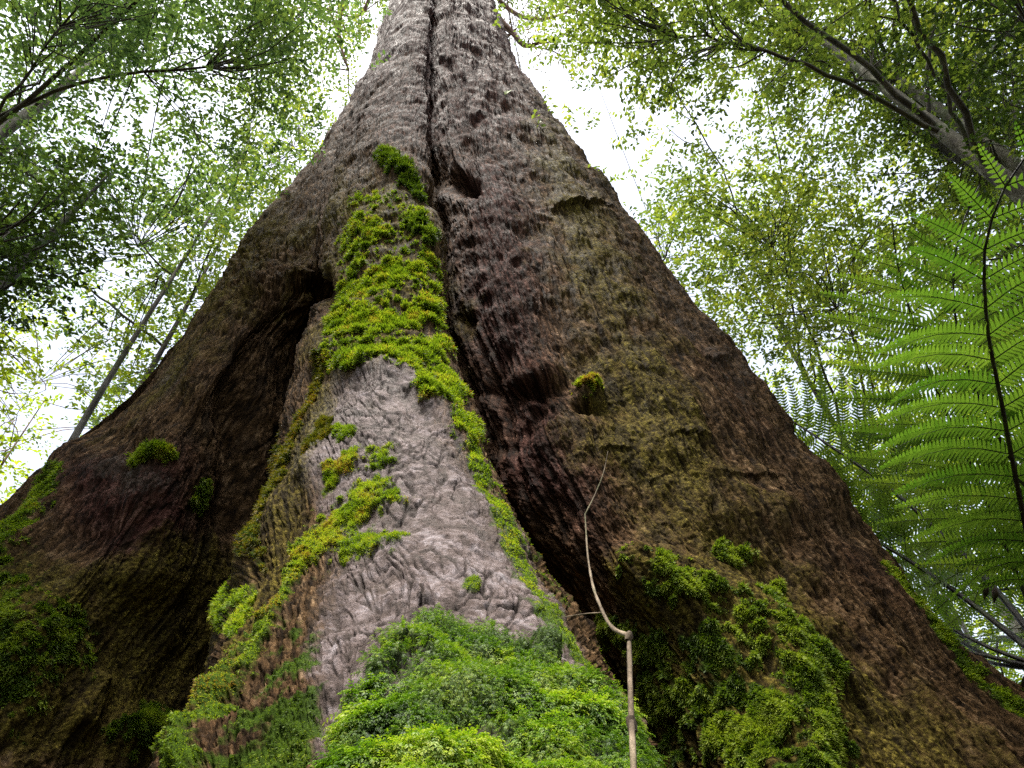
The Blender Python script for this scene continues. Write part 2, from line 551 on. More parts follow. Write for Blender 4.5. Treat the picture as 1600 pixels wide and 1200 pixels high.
def flakes(x, y, seed, tilt=1.0):
    """overlapping bark flakes: every cell is a little plate with its own height and slope"""
    f1, fe, cid, ox, oy = cell2(x, y, seed)
    return (cid - .5) + tilt * (ox * (cid * 7.3 % 1 - .5) + oy * 1.1), np.clip(1 - fe * 5, 0, 1)


fl1, ck1 = flakes(Uc * 16 + wob2 * .6, Vc * 3.4 + wob * .6, 71)
fl2, ck2 = flakes(Uc * 38 + wob2, Vc * 14 + wob2 * 1.5, 81)
fl3, ck3 = flakes(Uc * 85 + wob2 * 2, Vc * 34 + wob2 * 3, 85)
fiss = np.clip(1 - np.abs(fbm(Uc * 6.5 + warp * 4, Vc * .9, X * 0, 3, 87)) * 9, 0, 1) * np.clip(.5 + wob2, 0, 1)
fiss2 = np.clip(1 - np.abs(fbm(Uc * 17 + warp * 6, Vc * 2.4, X * 0, 3, 89)) * 7, 0, 1) * np.clip(.4 + wob2 * 1.4, 0, 1)
barkw = 1 - .85 * pale
disp += barkw * (.0022 * fl1 - .003 * ck1 + .0030 * fl2 - .0025 * ck2 + .0022 * fl3 * (.5 + near))
disp -= barkw * np.where(fin, .5, 1) * (.017 * fiss + .007 * fiss2)
disp += (.005 * fbm(X * 26, Y * 26, Z * 20, 4, 91) + .004 * near * fbm(X * 90, Y * 90, Z * 70, 3, 93)) * (1 - .6 * pale)
# pale bark: plates broken by cracks, smooth swollen folds between
w3 = fbm(Uc * 7, Vc * 4, X * 0, 3, 101) * .9
flp, crack = flakes(Uc * 20 + w3, Vc * 8 + w3 * 1.3, 111, .8)
flq, crq = flakes(Uc * 46 + w3 * 2, Vc * 19 + w3 * 2, 113, 1.2)
f1q, feq, cidq, ox, oy = cell2(Uc * 8 + w3 * 1.2, Vc * 3.2 + w3, 121)
lowfold = ridged(Uc * 4.5 + w3 * .5, Vc * 2.6 + w3 * .6, X * 0, 3, 131)
brk = np.clip(.72 + wob2 * 1.1 + wob * .4, 0, 1)         # how broken the plates are here
crack = np.clip(crack * 1.3, 0, 1) * brk
crack2 = np.clip(1 - feq * 10, 0, 1) * np.clip(brk + .3, 0, 1)
crack3 = crq * np.clip(brk * 1.3 - .2, 0, 1)
disp += pale * (-.005 * crack - .009 * crack2 - .0015 * crack3 + .0022 * flp * brk + .0012 * flq * brk + .006 * (lowfold - .6)
                + .0025 * fbm(X * 60, Y * 60, Z * 45, 4, 141) + .0008 * fbm(X * 190, Y * 190, Z * 150, 2, 143))
crev = np.clip(barkw * (.6 * ck1 + .5 * ck2 + .35 * ck3 + .9 * fiss + .7 * fiss2 + 1.2 * np.clip(.42 - fib2, 0, 1)), 0, 1)
knot = blob(655, 925, 62, 38, 10)
ang = np.arctan2(pv - 925, (pu - 655))
disp += .010 * knot * np.sin(np.hypot((pu - 655) / 62, (pv - 925) / 38) * 9 + ang * 1 + w3 * 2) + .02 * knot

# large swellings, grooves and hollows seen on this tree
def add(mask, region, amp):
    global disp
    disp = disp + np.where(region, mask * amp, 0)


add(stroke([(1000, 880, 40), (1130, 960, 60), (1230, 1060, 70), (1260, 1260, 80)]), rface, .09)
add(stroke([(1100, 800, 40), (1200, 800, 45), (1290, 770, 40)]), rface, .05)
add(blob(1270, 730, 45, 18, 12), rface, .03)
add(stroke([(820, 590, 30), (855, 575, 26)]), rface, .06)
add(blob(830, 606, 38, 13, -8), rface, -.12)
add(blob(920, 602, 27, 17), rface, .08)
add(blob(922, 632, 24, 10), rface, -.08)
add(blob(724, 285, 24, 15, 10), rface, -.24)
add(blob(700, 100, 12, 10), rface, -.10)
add(blob(745, 185, 9, 8), rface, -.06)
add(blob(772, 548, 24, 15), rface, -.03)
for (a, b, r0) in ((742, 410, 14), (735, 380, 9), (780, 400, 8), (810, 410, 10), (720, 330, 9), (790, 168, 8), (760, 470, 12), (800, 500, 10), (730, 500, 9), (840, 640, 14), (760, 610, 12), (790, 700, 14)):
    add(blob(a, b, r0 * 1.2, r0 * .8), rface, -.035)
add(stroke([(845, 355, 16), (800, 380, 14)]), rface, -.03)
# bark shelf with a sharp lower edge
led = np.where(pv < 322 + (pu - 880) * -.02 + wob2 * 5, np.exp(-np.clip((322 - pv) / 50, 0, 9)), 0) * np.clip(1 - ((pu - 905) / 52) ** 2, 0, 1)
add(led, rface, .06)
for (a, b, w, h, am) in ((1180, 740, 60, 26, .035), (1080, 680, 40, 14, .03), (960, 700, 30, 12, .03), (1120, 560, 24, 10, .04)):
    l2 = np.where(pv < b + wob2 * 6, np.exp(-np.clip((b - pv) / h, 0, 9)), 0) * np.clip(1 - ((pu - a) / w) ** 2, 0, 1)
    add(l2, rface, am * .6)
# left side: hollow under an arch, second notch, the pink flat, deep shade folds
add(blob(430, 500, 46, 60, -10), CRr < 5.0, -.14)
add(stroke([(400, 440, 14), (440, 428, 14), (490, 432, 14)]), CRr < 5.2, .10)
add(stroke([(372, 560, 22), (385, 680, 26), (370, 800, 30)]), lface, -.22)
add(blob(500, 447, 14, 22), CRr < 6.2, -.20)
add(np.clip(blob(430, 450, 90, 60) * 1.3, 0, 1) * fbm(X * 14, Y * 14, Z * 11, 4, 261), CRr < 5.6, .055)
add(stroke([(120, 720, 40), (60, 800, 40), (0, 880, 40)]), lface, .10)
add(stroke([(250, 690, 40), (255, 800, 50), (240, 900, 45)]), lface, .10)
add(stroke([(300, 600, 20), (330, 480, 20), (420, 330, 20)]), lface, .05)
add(blob(140, 830, 60, 50), lface, -.08)
add(stroke([(150, 1070, 22), (125, 1130, 26)]), lface, .10)
add(blob(225, 1140, 60, 45), lface, .10)
add(blob(20, 1020, 70, 110), lface, .08)
# centre: ridge on the left flank of the fin and the lip above the pale bark
add(stroke([(500, 660, 14), (482, 800, 18), (440, 920, 20), (405, 1010, 22), (350, 1110, 26), (305, 1230, 30)]), fin, .018)
add(stroke([(505, 560, 20), (560, 572, 18), (630, 590, 16), (680, 650, 16), (720, 700, 14)]), fin, .04)
add(blob(630, 275, 36, 28, 40), fin, .10)
add(blob(655, 372, 20, 30, -30), fin, .08)
add(blob(545, 845, 60, 14, -12), fin, .02)
add(blob(610, 850, 40, 12, -8), fin, .025)
# ripples across the mossy crest
rip = np.sin(pv / 9.0 + wob2 * 2 + (pu - 600) * .03) * poly([(530, 290), (650, 300), (690, 560), (640, 600), (500, 570)], 40)
add(rip, fin, .012)
fade = np.ones(nr); fade[:n0] = np.linspace(.3, 1, n0)
disp = disp * fade[:, None]

# ------------------------------------------------------------------ moss masks (where the photograph shows moss)
edge = fbm(X * 13, Y * 13, Z * 13, 4, 201) * .45


edge2 = fbm(X * 40, Y * 40, Z * 32, 3, 203)


def cut(mk, th=.5, region=None):
    r = np.clip((mk + edge * .75 + edge2 * .45 - th) * 2.6, 0, 1) * np.clip((mk - .12) * 5, 0, 1)
    return np.where(region if region is not None else front, r, 0)


mound = [(518, 1215), (545, 1150), (570, 1105), (605, 1055), (648, 1012), (668, 985), (720, 968), (770, 982), (802, 1012), (850, 1008), (890, 1045),
         (935, 1098), (968, 1150), (1005, 1215), (1030, 1700), (490, 1700)]
crest = [(560, 288), (640, 300), (668, 350), (690, 450), (694, 545), (716, 620), (746, 690), (742, 712), (700, 690), (655, 640), (628, 592), (590, 575), (545, 592), (505, 572),
         (512, 500), (522, 420), (530, 350)]
PATCH = {}
PATCH['mound'] = cut(poly(mound, 20), .55, fin)
PATCH['crest'] = cut(poly(crest, 26) * (.75 + .35 * np.sin(pv / 11 + wob2 * 2.2 + (pu - 600) * .02)) * np.clip((pv - 240) / 230, .60, 1), .52, fin)
PATCH['edge_strip'] = cut(stroke([(725, 700, 16), (752, 760, 17), (790, 840, 19), (835, 915, 21), (895, 990, 16), (925, 1020, 9), (955, 1085, 9)]), .55, CRr > 7.6) * (CRr < 10.2)
PATCH['upper_tuft'] = cut(stroke([(598, 245, 14), (630, 272, 17), (655, 305, 12)]), .55, fin)
PATCH['hanging_tuft'] = cut(stroke([(640, 350, 10), (662, 378, 13)]), .55, fin)
PATCH['fin_clumps'] = cut(np.maximum.reduce([blob(600, 722, 34, 20, -35), blob(530, 740, 44, 12, -40), blob(575, 782, 52, 20, -10), blob(600, 775, 40, 16),
                          stroke([(612, 836, 30), (560, 848, 24), (535, 858, 14)]), stroke([(590, 765, 30), (510, 822, 36), (468, 868, 26)]), blob(738, 910, 14, 9), blob(545, 690, 18, 12)]), .5, fin)
PATCH['yellow_clump'] = cut(stroke([(520, 670, 14), (500, 695, 15), (480, 720, 8)]), .5, fin)
PATCH['flank_strip'] = cut(stroke([(468, 862, 18), (440, 930, 15), (412, 1000, 18), (378, 1050, 34), (345, 1110, 36), (312, 1180, 30), (300, 1260, 34)]), .5, fin)
PATCH['fringe'] = cut(stroke([(505, 575, 9), (482, 625, 9), (455, 682, 9), (440, 725, 12), (408, 800, 12), (395, 868, 12)]), .5, (CRr > 3.9) & (CRr < 6))
PATCH['fringe_low'] = cut(stroke([(385, 915, 10), (365, 940, 14), (345, 975, 12)]), .5, (CRr > 3.9) & (CRr < 6.2))
PATCH['flank_low'] = cut(poly([(440, 960), (500, 1000), (520, 1100), (500, 1210), (480, 1500), (340, 1500), (345, 1200), (400, 1080)], 40) * (.68 + .5 * fbm(X * 7, Y * 7, Z * 5, 3, 211)), .40, fin)
PATCH['left_tuft'] = cut(stroke([(212, 718, 10), (258, 720, 11)]), .5, lface)
PATCH['left_clump'] = cut(stroke([(318, 760, 16), (300, 790, 16)]), .5, lface)
PATCH['left_ridge'] = cut(stroke([(108, 742, 10), (75, 785, 18), (35, 840, 22), (0, 880, 26), (-60, 960, 30)]), .5, lface)
PATCH['left_carpet'] = cut(np.maximum(blob(10, 1010, 62, 120), .8 * blob(90, 1000, 60, 70)), .5, lface)
PATCH['left_cushion'] = cut(blob(225, 1145, 58, 42), .5, lface)
PATCH['right_carpet'] = cut(np.maximum.reduce([stroke([(1000, 900, 34), (1090, 940, 40), (1180, 1010, 45), (1260, 1085, 46), (1285, 1190, 40), (1285, 1400, 40)]), .85 * blob(1060, 1110, 90, 75), .9 * blob(1180, 1140, 110, 90),
                              blob(1010, 1010, 40, 40) * .7]) * (.92 + .45 * fbm(X * 5, Y * 5, Z * 5, 3, 221)), .5, rface)
PATCH['right_low'] = cut(.88 * poly([(960, 960), (1100, 980), (1220, 1060), (1310, 1300), (990, 1300)], 60) * (.7 + .6 * fbm(X * 8, Y * 8, Z * 8, 3, 231)), .5, rface)
PATCH['burl_cap'] = cut(blob(920, 598, 24, 15), .5, rface)
PATCH['right_cushions'] = cut(np.maximum.reduce([blob(1203, 935, 26, 26), blob(1248, 1003, 22, 20), blob(1150, 858, 34, 20), blob(955, 985, 42, 26) * .9]), .5, rface)
PATCH['rim_moss'] = cut(stroke([(1380, 880, 5), (1415, 925, 8), (1470, 990, 6), (1520, 1040, 7), (1580, 1085, 9), (1660, 1150, 12)]), .5, (CRr > 14.0) & (CRr < 15.6))

mossy = np.zeros(pu.shape)
for k_, v_ in PATCH.items():
    mossy = np.maximum(mossy, v_)
mossy = np.clip(mossy * 1.3, 0, 1)
THICK = {'mound': .022, 'crest': .02, 'fin_clumps': .012, 'left_clump': .02, 'left_cushion': .015, 'right_carpet': .016, 'right_cushions': .03, 'burl_cap': .03,
         'upper_tuft': .03, 'hanging_tuft': .03, 'flank_strip': .015, 'left_tuft': .03, 'fringe': .015, 'fringe_low': .015, 'left_ridge': .02}
for k_, t_ in THICK.items():
    disp = disp + PATCH[k_] * t_ * (.75 + .6 * fbm(X * 11, Y * 11, Z * 11, 2, 241))
lump = fbm(X * 9, Y * 9, Z * 9, 3, 251)
disp = disp + PATCH['mound'] * .022 * lump

# thin green-olive film of moss and algae that stays on the bark
film = np.zeros(pu.shape)
film = np.maximum(film, .75 * np.where(lface, poly([(430, 300), (520, 330), (500, 520), (430, 420), (330, 560), (200, 690), (160, 690), (300, 500)], 80), 0))
film = np.maximum(film, .8 * np.where(fin, poly([(500, 250), (640, 270), (690, 420), (690, 560), (520, 600), (470, 560)], 90), 0))
film = np.maximum(film, 1.1 * np.where(CRr < 6.3, poly([(500, 600), (540, 620), (500, 760), (440, 950), (380, 1080), (300, 1200), (340, 980), (420, 800), (450, 680)], 50), 0))
film = np.maximum(film, .9 * np.where(rface, poly([(850, 150), (960, 330), (1060, 560), (1180, 760), (1300, 960), (1250, 1000), (1000, 850), (900, 680), (870, 520), (830, 330)], 120), 0))
film = np.maximum(film, 1.0 * np.where(rface, poly([(940, 880), (1150, 830), (1330, 1000), (1620, 1220), (1000, 1300)], 80), 0))
film = np.maximum(film, .5 * np.where(rface, poly([(685, 330), (760, 560), (750, 640), (690, 560)], 40), 0))
film = np.maximum(film, 1.0 * np.where(lface, poly([(-200, 880), (420, 840), (330, 1210), (-300, 1210)], 80), 0))
film = np.clip(film + wob * .25 + wob2 * .22 - .1, 0, 1) * (1 - .8 * np.clip(pale * 1.3 - .3, 0, 1))
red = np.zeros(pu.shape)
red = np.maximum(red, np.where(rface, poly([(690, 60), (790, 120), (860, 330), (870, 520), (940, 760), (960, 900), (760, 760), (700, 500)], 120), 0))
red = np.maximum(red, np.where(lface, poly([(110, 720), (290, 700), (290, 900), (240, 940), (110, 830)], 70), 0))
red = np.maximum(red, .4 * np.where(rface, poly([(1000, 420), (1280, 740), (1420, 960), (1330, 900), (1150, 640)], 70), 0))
red = np.maximum(red, 1.0 * np.where(CRr < 15.6, poly([(560, -140), (800, -140), (860, 200), (760, 260), (640, 240), (540, 190)], 120), 0))  # upper trunk darkened: crown shade put into the colour, besides dark wet stains
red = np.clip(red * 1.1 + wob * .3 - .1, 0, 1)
grey = np.zeros(pu.shape)
grey = np.maximum(grey, .34 * np.where(CRr < 9.5, poly([(600, -120), (670, -120), (660, 240), (560, 260), (480, 250)], 90), 0))
grey = np.maximum(grey, .9 * blob(625, 385, 26, 18, 50) * fin)
grey = np.maximum(grey, .8 * blob(205, 745, 60, 50) * lface)
grey = np.maximum(grey, .8 * blob(265, 590, 22, 40, 40) * lface)
grey = np.maximum(grey, .3 * np.where(rface, poly([(680, -100), (760, -100), (760, 300), (700, 280)], 60), 0))
grey = np.maximum(grey, .45 * np.where(CRr > 13.9, 1, 0) * np.clip((900 - pv) / 300, 0, 1))
grey = np.clip(grey + wob2 * .35 - .1, 0, 1)

GD = G + N0 * disp[..., None]
V = GD.reshape(-1, 3)
i = np.arange(nr - 1)[:, None] * nc; j = np.arange(nc)[None]; j2 = (j + 1) % nc
Fq = np.stack([i + j, i + nc + j, i + nc + j2, i + j2], -1).reshape(-1, 4)
NR = grid_normals(GD)


def bark_material():
    mt, nt, out = mat('giant_bark')
    L = nt.links.new
    A = lambda n: nd(nt, 'Attribute', attribute_name=n).outputs['Fac']
    uv = nd(nt, 'Attribute', attribute_name='bark_uv').outputs['Vector']
    tc = nd(nt, 'TexCoord').outputs['Object']
    mp = nd(nt, 'Mapping'); mp.inputs['Scale'].default_value = (1, .22, 1); L(uv, mp.inputs[0])
    nf = nd(nt, 'TexNoise', i_Scale=34.0, i_Detail=8.0, i_Roughness=.68); L(mp.outputs[0], nf.inputs['Vector'])
    nb = nd(nt, 'TexNoise', i_Scale=7.0, i_Detail=7.0, i_Roughness=.7); L(tc, nb.inputs['Vector'])
    ns = nd(nt, 'TexNoise', i_Scale=55.0, i_Detail=6.0, i_Roughness=.75); L(tc, ns.inputs['Vector'])
    nm = nd(nt, 'TexNoise', i_Scale=2.2, i_Detail=5.0, i_Roughness=.6); L(tc, nm.inputs['Vector'])
    base = ramp(nt, nf.outputs[0], [(0.36, (0.00972, 0.006127, 0.003849)), (0.45, (0.05103, 0.0294, 0.01283)), (0.55, (0.1275, 0.07352, 0.03464)), (0.68, (0.3159, 0.2083, 0.1155))])
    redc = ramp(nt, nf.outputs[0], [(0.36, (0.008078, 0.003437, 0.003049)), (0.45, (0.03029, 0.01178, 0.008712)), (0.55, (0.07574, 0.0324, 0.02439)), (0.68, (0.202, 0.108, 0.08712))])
    greyc = ramp(nt, nb.outputs[0], [(0.38, (0.02295, 0.01618, 0.01163)), (0.5, (0.0765, 0.05781, 0.04496)), (0.64, (0.2448, 0.2081, 0.1861))])
    npl = nd(nt, 'TexNoise', i_Scale=26.0, i_Detail=9.0, i_Roughness=.72, i_Distortion=.6); L(tc, npl.inputs['Vector'])
    pf = math_(nt, 'ADD', math_(nt, 'MULTIPLY', nb.outputs[0], .45), math_(nt, 'MULTIPLY', npl.outputs[0], .55))
    palec = ramp(nt, pf, [(.36, (.035, .022, .017)), (.45, (.085, .058, .050)), (.52, (.18, .138, .132)), (.59, (.28, .235, .24)), (.67, (.46, .42, .44))])
    filmc = ramp(nt, ns.outputs[0], [(0.37, (0.01209, 0.009844, 0.002805)), (0.48, (0.07556, 0.05906, 0.01122)), (0.6, (0.1964, 0.1546, 0.02805)), (0.72, (0.393, 0.3094, 0.07013))])
    mossc = ramp(nt, ns.outputs[0], [(.3, (.012, .022, .003)), (.55, (.045, .08, .008)), (.75, (.10, .15, .014))])
    sharp = lambda a, n, k, w: math_(nt, 'MULTIPLY', math_(nt, 'ADD', a, math_(nt, 'MULTIPLY', math_(nt, 'SUBTRACT', n, .5), w)), k, clamp=True)
    gate = lambda f, n: math_(nt, 'MULTIPLY', f, math_(nt, 'MULTIPLY', A(n), 4.0, clamp=True))
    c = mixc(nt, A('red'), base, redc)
    c = mixc(nt, gate(sharp(math_(nt, 'SUBTRACT', A('grey'), .25), ns.outputs[0], 1.5, 1.6), 'grey'), c, greyc)
    c = mixc(nt, gate(sharp(A('pale'), nb.outputs[0], 1.25, 1.7), 'pale'), c, palec)
    # stains on the pale bark: brown in the cracks, with small dark spots
    c = mixc(nt, math_(nt, 'MULTIPLY', A('crack'), .95), c, (.05, .036, .030))
    sp = ramp(nt, ns.outputs[0], [(.57, (0, 0, 0)), (.63, (1, 1, 1))])
    c = mixc(nt, math_(nt, 'MULTIPLY', sp, .5), c, (.035, .026, .022))
    c = mixc(nt, math_(nt, 'MULTIPLY', gate(sharp(math_(nt, 'SUBTRACT', A('film'), .25), nm.outputs[0], 1.8, 1.4), 'film'), ramp(nt, nf.outputs[0], [(.32, (.25, .25, .25)), (.55, (1, 1, 1))])), c, filmc)
    fk = ramp(nt, nd(nt, 'TexNoise', i_Scale=80.0, i_Detail=3.0, i_Roughness=.6).outputs[0], [(.60, (0, 0, 0)), (.66, (1, 1, 1))])
    c = mixc(nt, math_(nt, 'MULTIPLY', fk, .05), c, (.32, .25, .16))
    c = mixc(nt, math_(nt, 'MULTIPLY', A('crev'), .8), c, (.010, .007, .005))
    c = mixc(nt, A('moss'), c, mossc)
    p = nd(nt, 'BsdfPrincipled')
    L(c, p.inputs['Base Color'])
    rg = ramp(nt, nb.outputs[0], [(.35, (.5, .5, .5)), (.65, (.85, .85, .85))])
    L(rg, p.inputs['Roughness'])
    L(math_(nt, 'ADD', math_(nt, 'MULTIPLY', A('pale'), .10), .015), p.inputs['Specular IOR Level'])
    hsum = math_(nt, 'ADD', math_(nt, 'MULTIPLY', nf.outputs[0], .7), math_(nt, 'MULTIPLY', ns.outputs[0], .6))
    b1 = nd(nt, 'Bump', i_Strength=.9, i_Distance=.022); L(hsum, b1.inputs['Height'])
    n3 = nd(nt, 'TexNoise', i_Scale=190.0, i_Detail=4.0, i_Roughness=.7); L(tc, n3.inputs['Vector'])
    b2 = nd(nt, 'Bump', i_Strength=.6, i_Distance=.004); L(n3.outputs[0], b2.inputs['Height']); L(b1.outputs[0], b2.inputs['Normal'])
    L(b2.outputs[0], p.inputs['Normal'])
    L(p.outputs[0], out.inputs[0])
    return mt


M['giant_bark'] = bark_material()
base_c = np.array([float(cx[-1]), DA, 0.0])
giant = thing('giant_tree', base_c, 'enormous old tree with flaring buttresses and dark mossy bark filling the middle', 'tree')
uvw = np.stack([Uc, Vc, Uc * 0], -1).reshape(-1, 3)
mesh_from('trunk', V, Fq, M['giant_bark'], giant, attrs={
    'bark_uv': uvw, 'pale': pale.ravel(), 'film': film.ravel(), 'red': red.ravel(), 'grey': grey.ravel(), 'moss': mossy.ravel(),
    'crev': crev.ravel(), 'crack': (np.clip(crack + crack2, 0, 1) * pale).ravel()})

# ------------------------------------------------------------------ moss plants on the bark
GROUP_M = 'moss growing on the giant tree'


def scatter(mask, n, pw=1.3):
    w = (mask.ravel() ** pw); w = w / w.sum()
    idx = RNG.choice(len(w), n, p=w)
    a = GD.reshape(-1, 3)[idx]
    r_, c_ = idx // nc, idx % nc
    b = GD[np.clip(r_ + 1, 0, nr - 1), c_]; d = GD[r_, (c_ + 1) % nc]
    t1 = RNG.random((n, 1)); t2 = RNG.random((n, 1))
    return a + (b - a) * t1 + (d - a) * t2, NR.reshape(-1, 3)[idx], idx


def moss_patch(name, key, n, label, material, length, width, style='hair', hang=.6, tint=(.5, .22), lum=None):
    mk = PATCH[key]
    if mk.sum() < 1:
        print('EMPTY PATCH', key); return
    P, Nn, idx = scatter(mk, n)
    dd = dist.ravel()[idx]
    rnd = RNG.normal(size=(n, 3))
    down = np.array([0, 0, -1.0])
    cl = fbm(P[:, 0] * 16, P[:, 1] * 16, P[:, 2] * 16, 3, 301)
    tn = tint[0] + tint[1] * RNG.normal(size=n) * .6 + .35 * cl
    if style == 'sprig':
        tanv = down - (Nn @ down)[:, None] * Nn
        D = unit(tanv) * .9 + Nn * (.35 + .35 * RNG.random((n, 1))) + rnd * .30
        L_ = length * (.5 + .9 * RNG.random(n)) * np.clip(1 + 1.1 * fbm(P[:, 0] * 9, P[:, 1] * 9, P[:, 2] * 9, 2, 311), .72, 1.9); W_ = L_ * (.75 + .3 * RNG.random(n))
        off = Nn * (RNG.random((n, 1)) * .014 + .001)
        v, f, t = blades(P + off, D, Nn + rnd * .25, L_, W_, SPRIG, tn - .34, .52)  # tips yellower; bases darkened to stand for the shade between sprigs
    else:
        tanv = down - (Nn @ down)[:, None] * Nn
        D = Nn * (.8 + .3 * RNG.random((n, 1))) + unit(tanv) * hang + rnd * .42
        sc = np.clip(dd / 1.8, .75, 2.2)
        mw = .45 + .55 * mk.ravel()[idx]
        L_ = length * (.5 + .9 * RNG.random(n)) * sc * mw; W_ = width * (.7 + .6 * RNG.random(n)) * sc
        v, f, t = blades(P - Nn * .004, D, rnd, L_, W_, BLADE, tn - .12, .26)
    o = mesh_from(name, v, f, material, attrs={'tint': np.clip(t, 0, 1)}, smooth=style != 'sprig')
    tag(o, label, 'moss', GROUP_M)
    return o


moss_patch('moss_mound', 'mound', 72000, 'bright green feathery moss mound covering the front root at the bottom', M['moss_leaf'], .0085, .0085, 'sprig', tint=(.62, .25))
H = M['moss_hair']
moss_patch('moss_blanket', 'crest', 104000, 'lime moss blanket in ripples draped over the crest of the middle buttress', H, 0.0124, 0.0029, tint=(.52, .24))
moss_patch('moss_strip', 'edge_strip', 40000, 'long strip of lime moss trailing down the right edge of the middle buttress', H, 0.0083, 0.0022, tint=(.52, .2), hang=1.0)
moss_patch('moss_tuft', 'upper_tuft', 12000, 'dark olive moss tuft highest on the middle buttress', M['moss_dark'], 0.0206, 0.0034, tint=(.55, .2), hang=1.2)
moss_patch('moss_tuft', 'hanging_tuft', 7000, 'small moss tuft hanging at the right of the moss blanket beside the pale scar', M['moss_dark'], 0.0206, 0.0034, tint=(.6, .2), hang=1.3)
moss_patch('moss_clumps', 'fin_clumps', 48000, 'soft yellow green moss cushion spread over the pale bark of the middle buttress', H, 0.0091, 0.0019, tint=(.6, .18))
moss_patch('moss_tuft', 'yellow_clump', 9000, 'small yellow and rust tuft on the left shoulder above the moss cushion', M['moss_rust'], 0.0091, 0.0020, tint=(.35, .25))
moss_patch('moss_strip', 'flank_strip', 44000, 'bright lime moss strip running down the left flank ridge of the middle buttress', H, 0.0071, 0.0017, tint=(.66, .18), hang=.8)
moss_patch('moss_fringe', 'fringe', 28000, 'rusty brown moss fringe along the left edge of the middle buttress', M['moss_rust'], 0.0124, 0.0022, tint=(.45, .28), hang=1.1)
moss_patch('moss_tuft', 'fringe_low', 10000, 'yellow green tuft low on the left edge below the rusty fringe', H, 0.0116, 0.0022, tint=(.55, .2), hang=.9)
moss_patch('moss_patch', 'flank_low', 32000, 'thin dark moss sheet on the shaded left side of the front root', M['moss_dark'], 0.0066, 0.0018, tint=(.6, .25), hang=.9)
moss_patch('moss_tuft', 'left_tuft', 6000, 'small bright tuft like a shelf on the left buttress', H, 0.0165, 0.0028, tint=(.5, .2), hang=.9)
moss_patch('moss_clump', 'left_clump', 7000, 'round green clump beside the dark fold of the left buttress', M['moss_dark'], 0.0132, 0.0034, tint=(.8, .2), hang=.9)
moss_patch('moss_strip', 'left_ridge', 18000, 'green moss strip on the outer ridge of the left buttress', H, 0.0124, 0.0028, tint=(.45, .22), hang=.8)
moss_patch('moss_carpet', 'left_carpet', 24000, 'green moss carpet at the lower left corner of the left buttress', M['moss_dark'], 0.0124, 0.0034, tint=(.72, .22), hang=.9)
moss_patch('moss_cushion', 'left_cushion', 12000, 'dull green moss cushion low on the left buttress near the front root', M['moss_dark'], 0.0116, 0.0028, tint=(.62, .22), hang=.8)
moss_patch('moss_carpet', 'right_carpet', 84000, 'large green moss carpet over the bulging root low on the right buttress', M['moss_dark'], 0.0116, 0.0030, tint=(.80, .24), hang=.9)
moss_patch('moss_patch', 'right_low', 24000, 'dark sparse moss between the dry stem and the large moss carpet', M['moss_dark'], 0.0107, 0.0028, tint=(.45, .25), hang=1.0)
moss_patch('moss_tuft', 'burl_cap', 5000, 'yellow moss topping a small burl in the middle of the right buttress', H, 0.0099, 0.0028, tint=(.62, .2), hang=.5)
moss_patch('moss_cushion', 'right_cushions', 18000, 'pale green moss cushion above the large carpet on the right buttress', M['moss_dark'], 0.0116, 0.0028, tint=(.85, .15), hang=.9)
moss_patch('moss_strip', 'rim_moss', 14000, 'thin moss edging on the far right rim of the right buttress', H, 0.0112, 0.0029, tint=(.42, .2), hang=.6)

# ------------------------------------------------------------------ forest canopy
VP = (690.0, -350.0)


def vert_trunk(pix, d, z0=0.0, z1=20.0, r=.15, lean=(0, 0), n=26, wig=.06):
    p = at_d(*pix, d)
    z = np.linspace(z0, z1, n)
    k = (z - p[2])
    ph = RNG.random(4) * 6
    x = p[0] + lean[0] * k + wig * np.sin(z * .55 + ph[0]) - wig * math.sin(p[2] * .55 + ph[0])
    y = p[1] + lean[1] * k + wig * np.sin(z * .48 + ph[1]) - wig * math.sin(p[2] * .48 + ph[1])
    rr = r * (1.25 - 1.15 * (z / z1)) + r * .5 * np.exp(-z / .4)
    return np.stack([x, y, z, rr], 1)


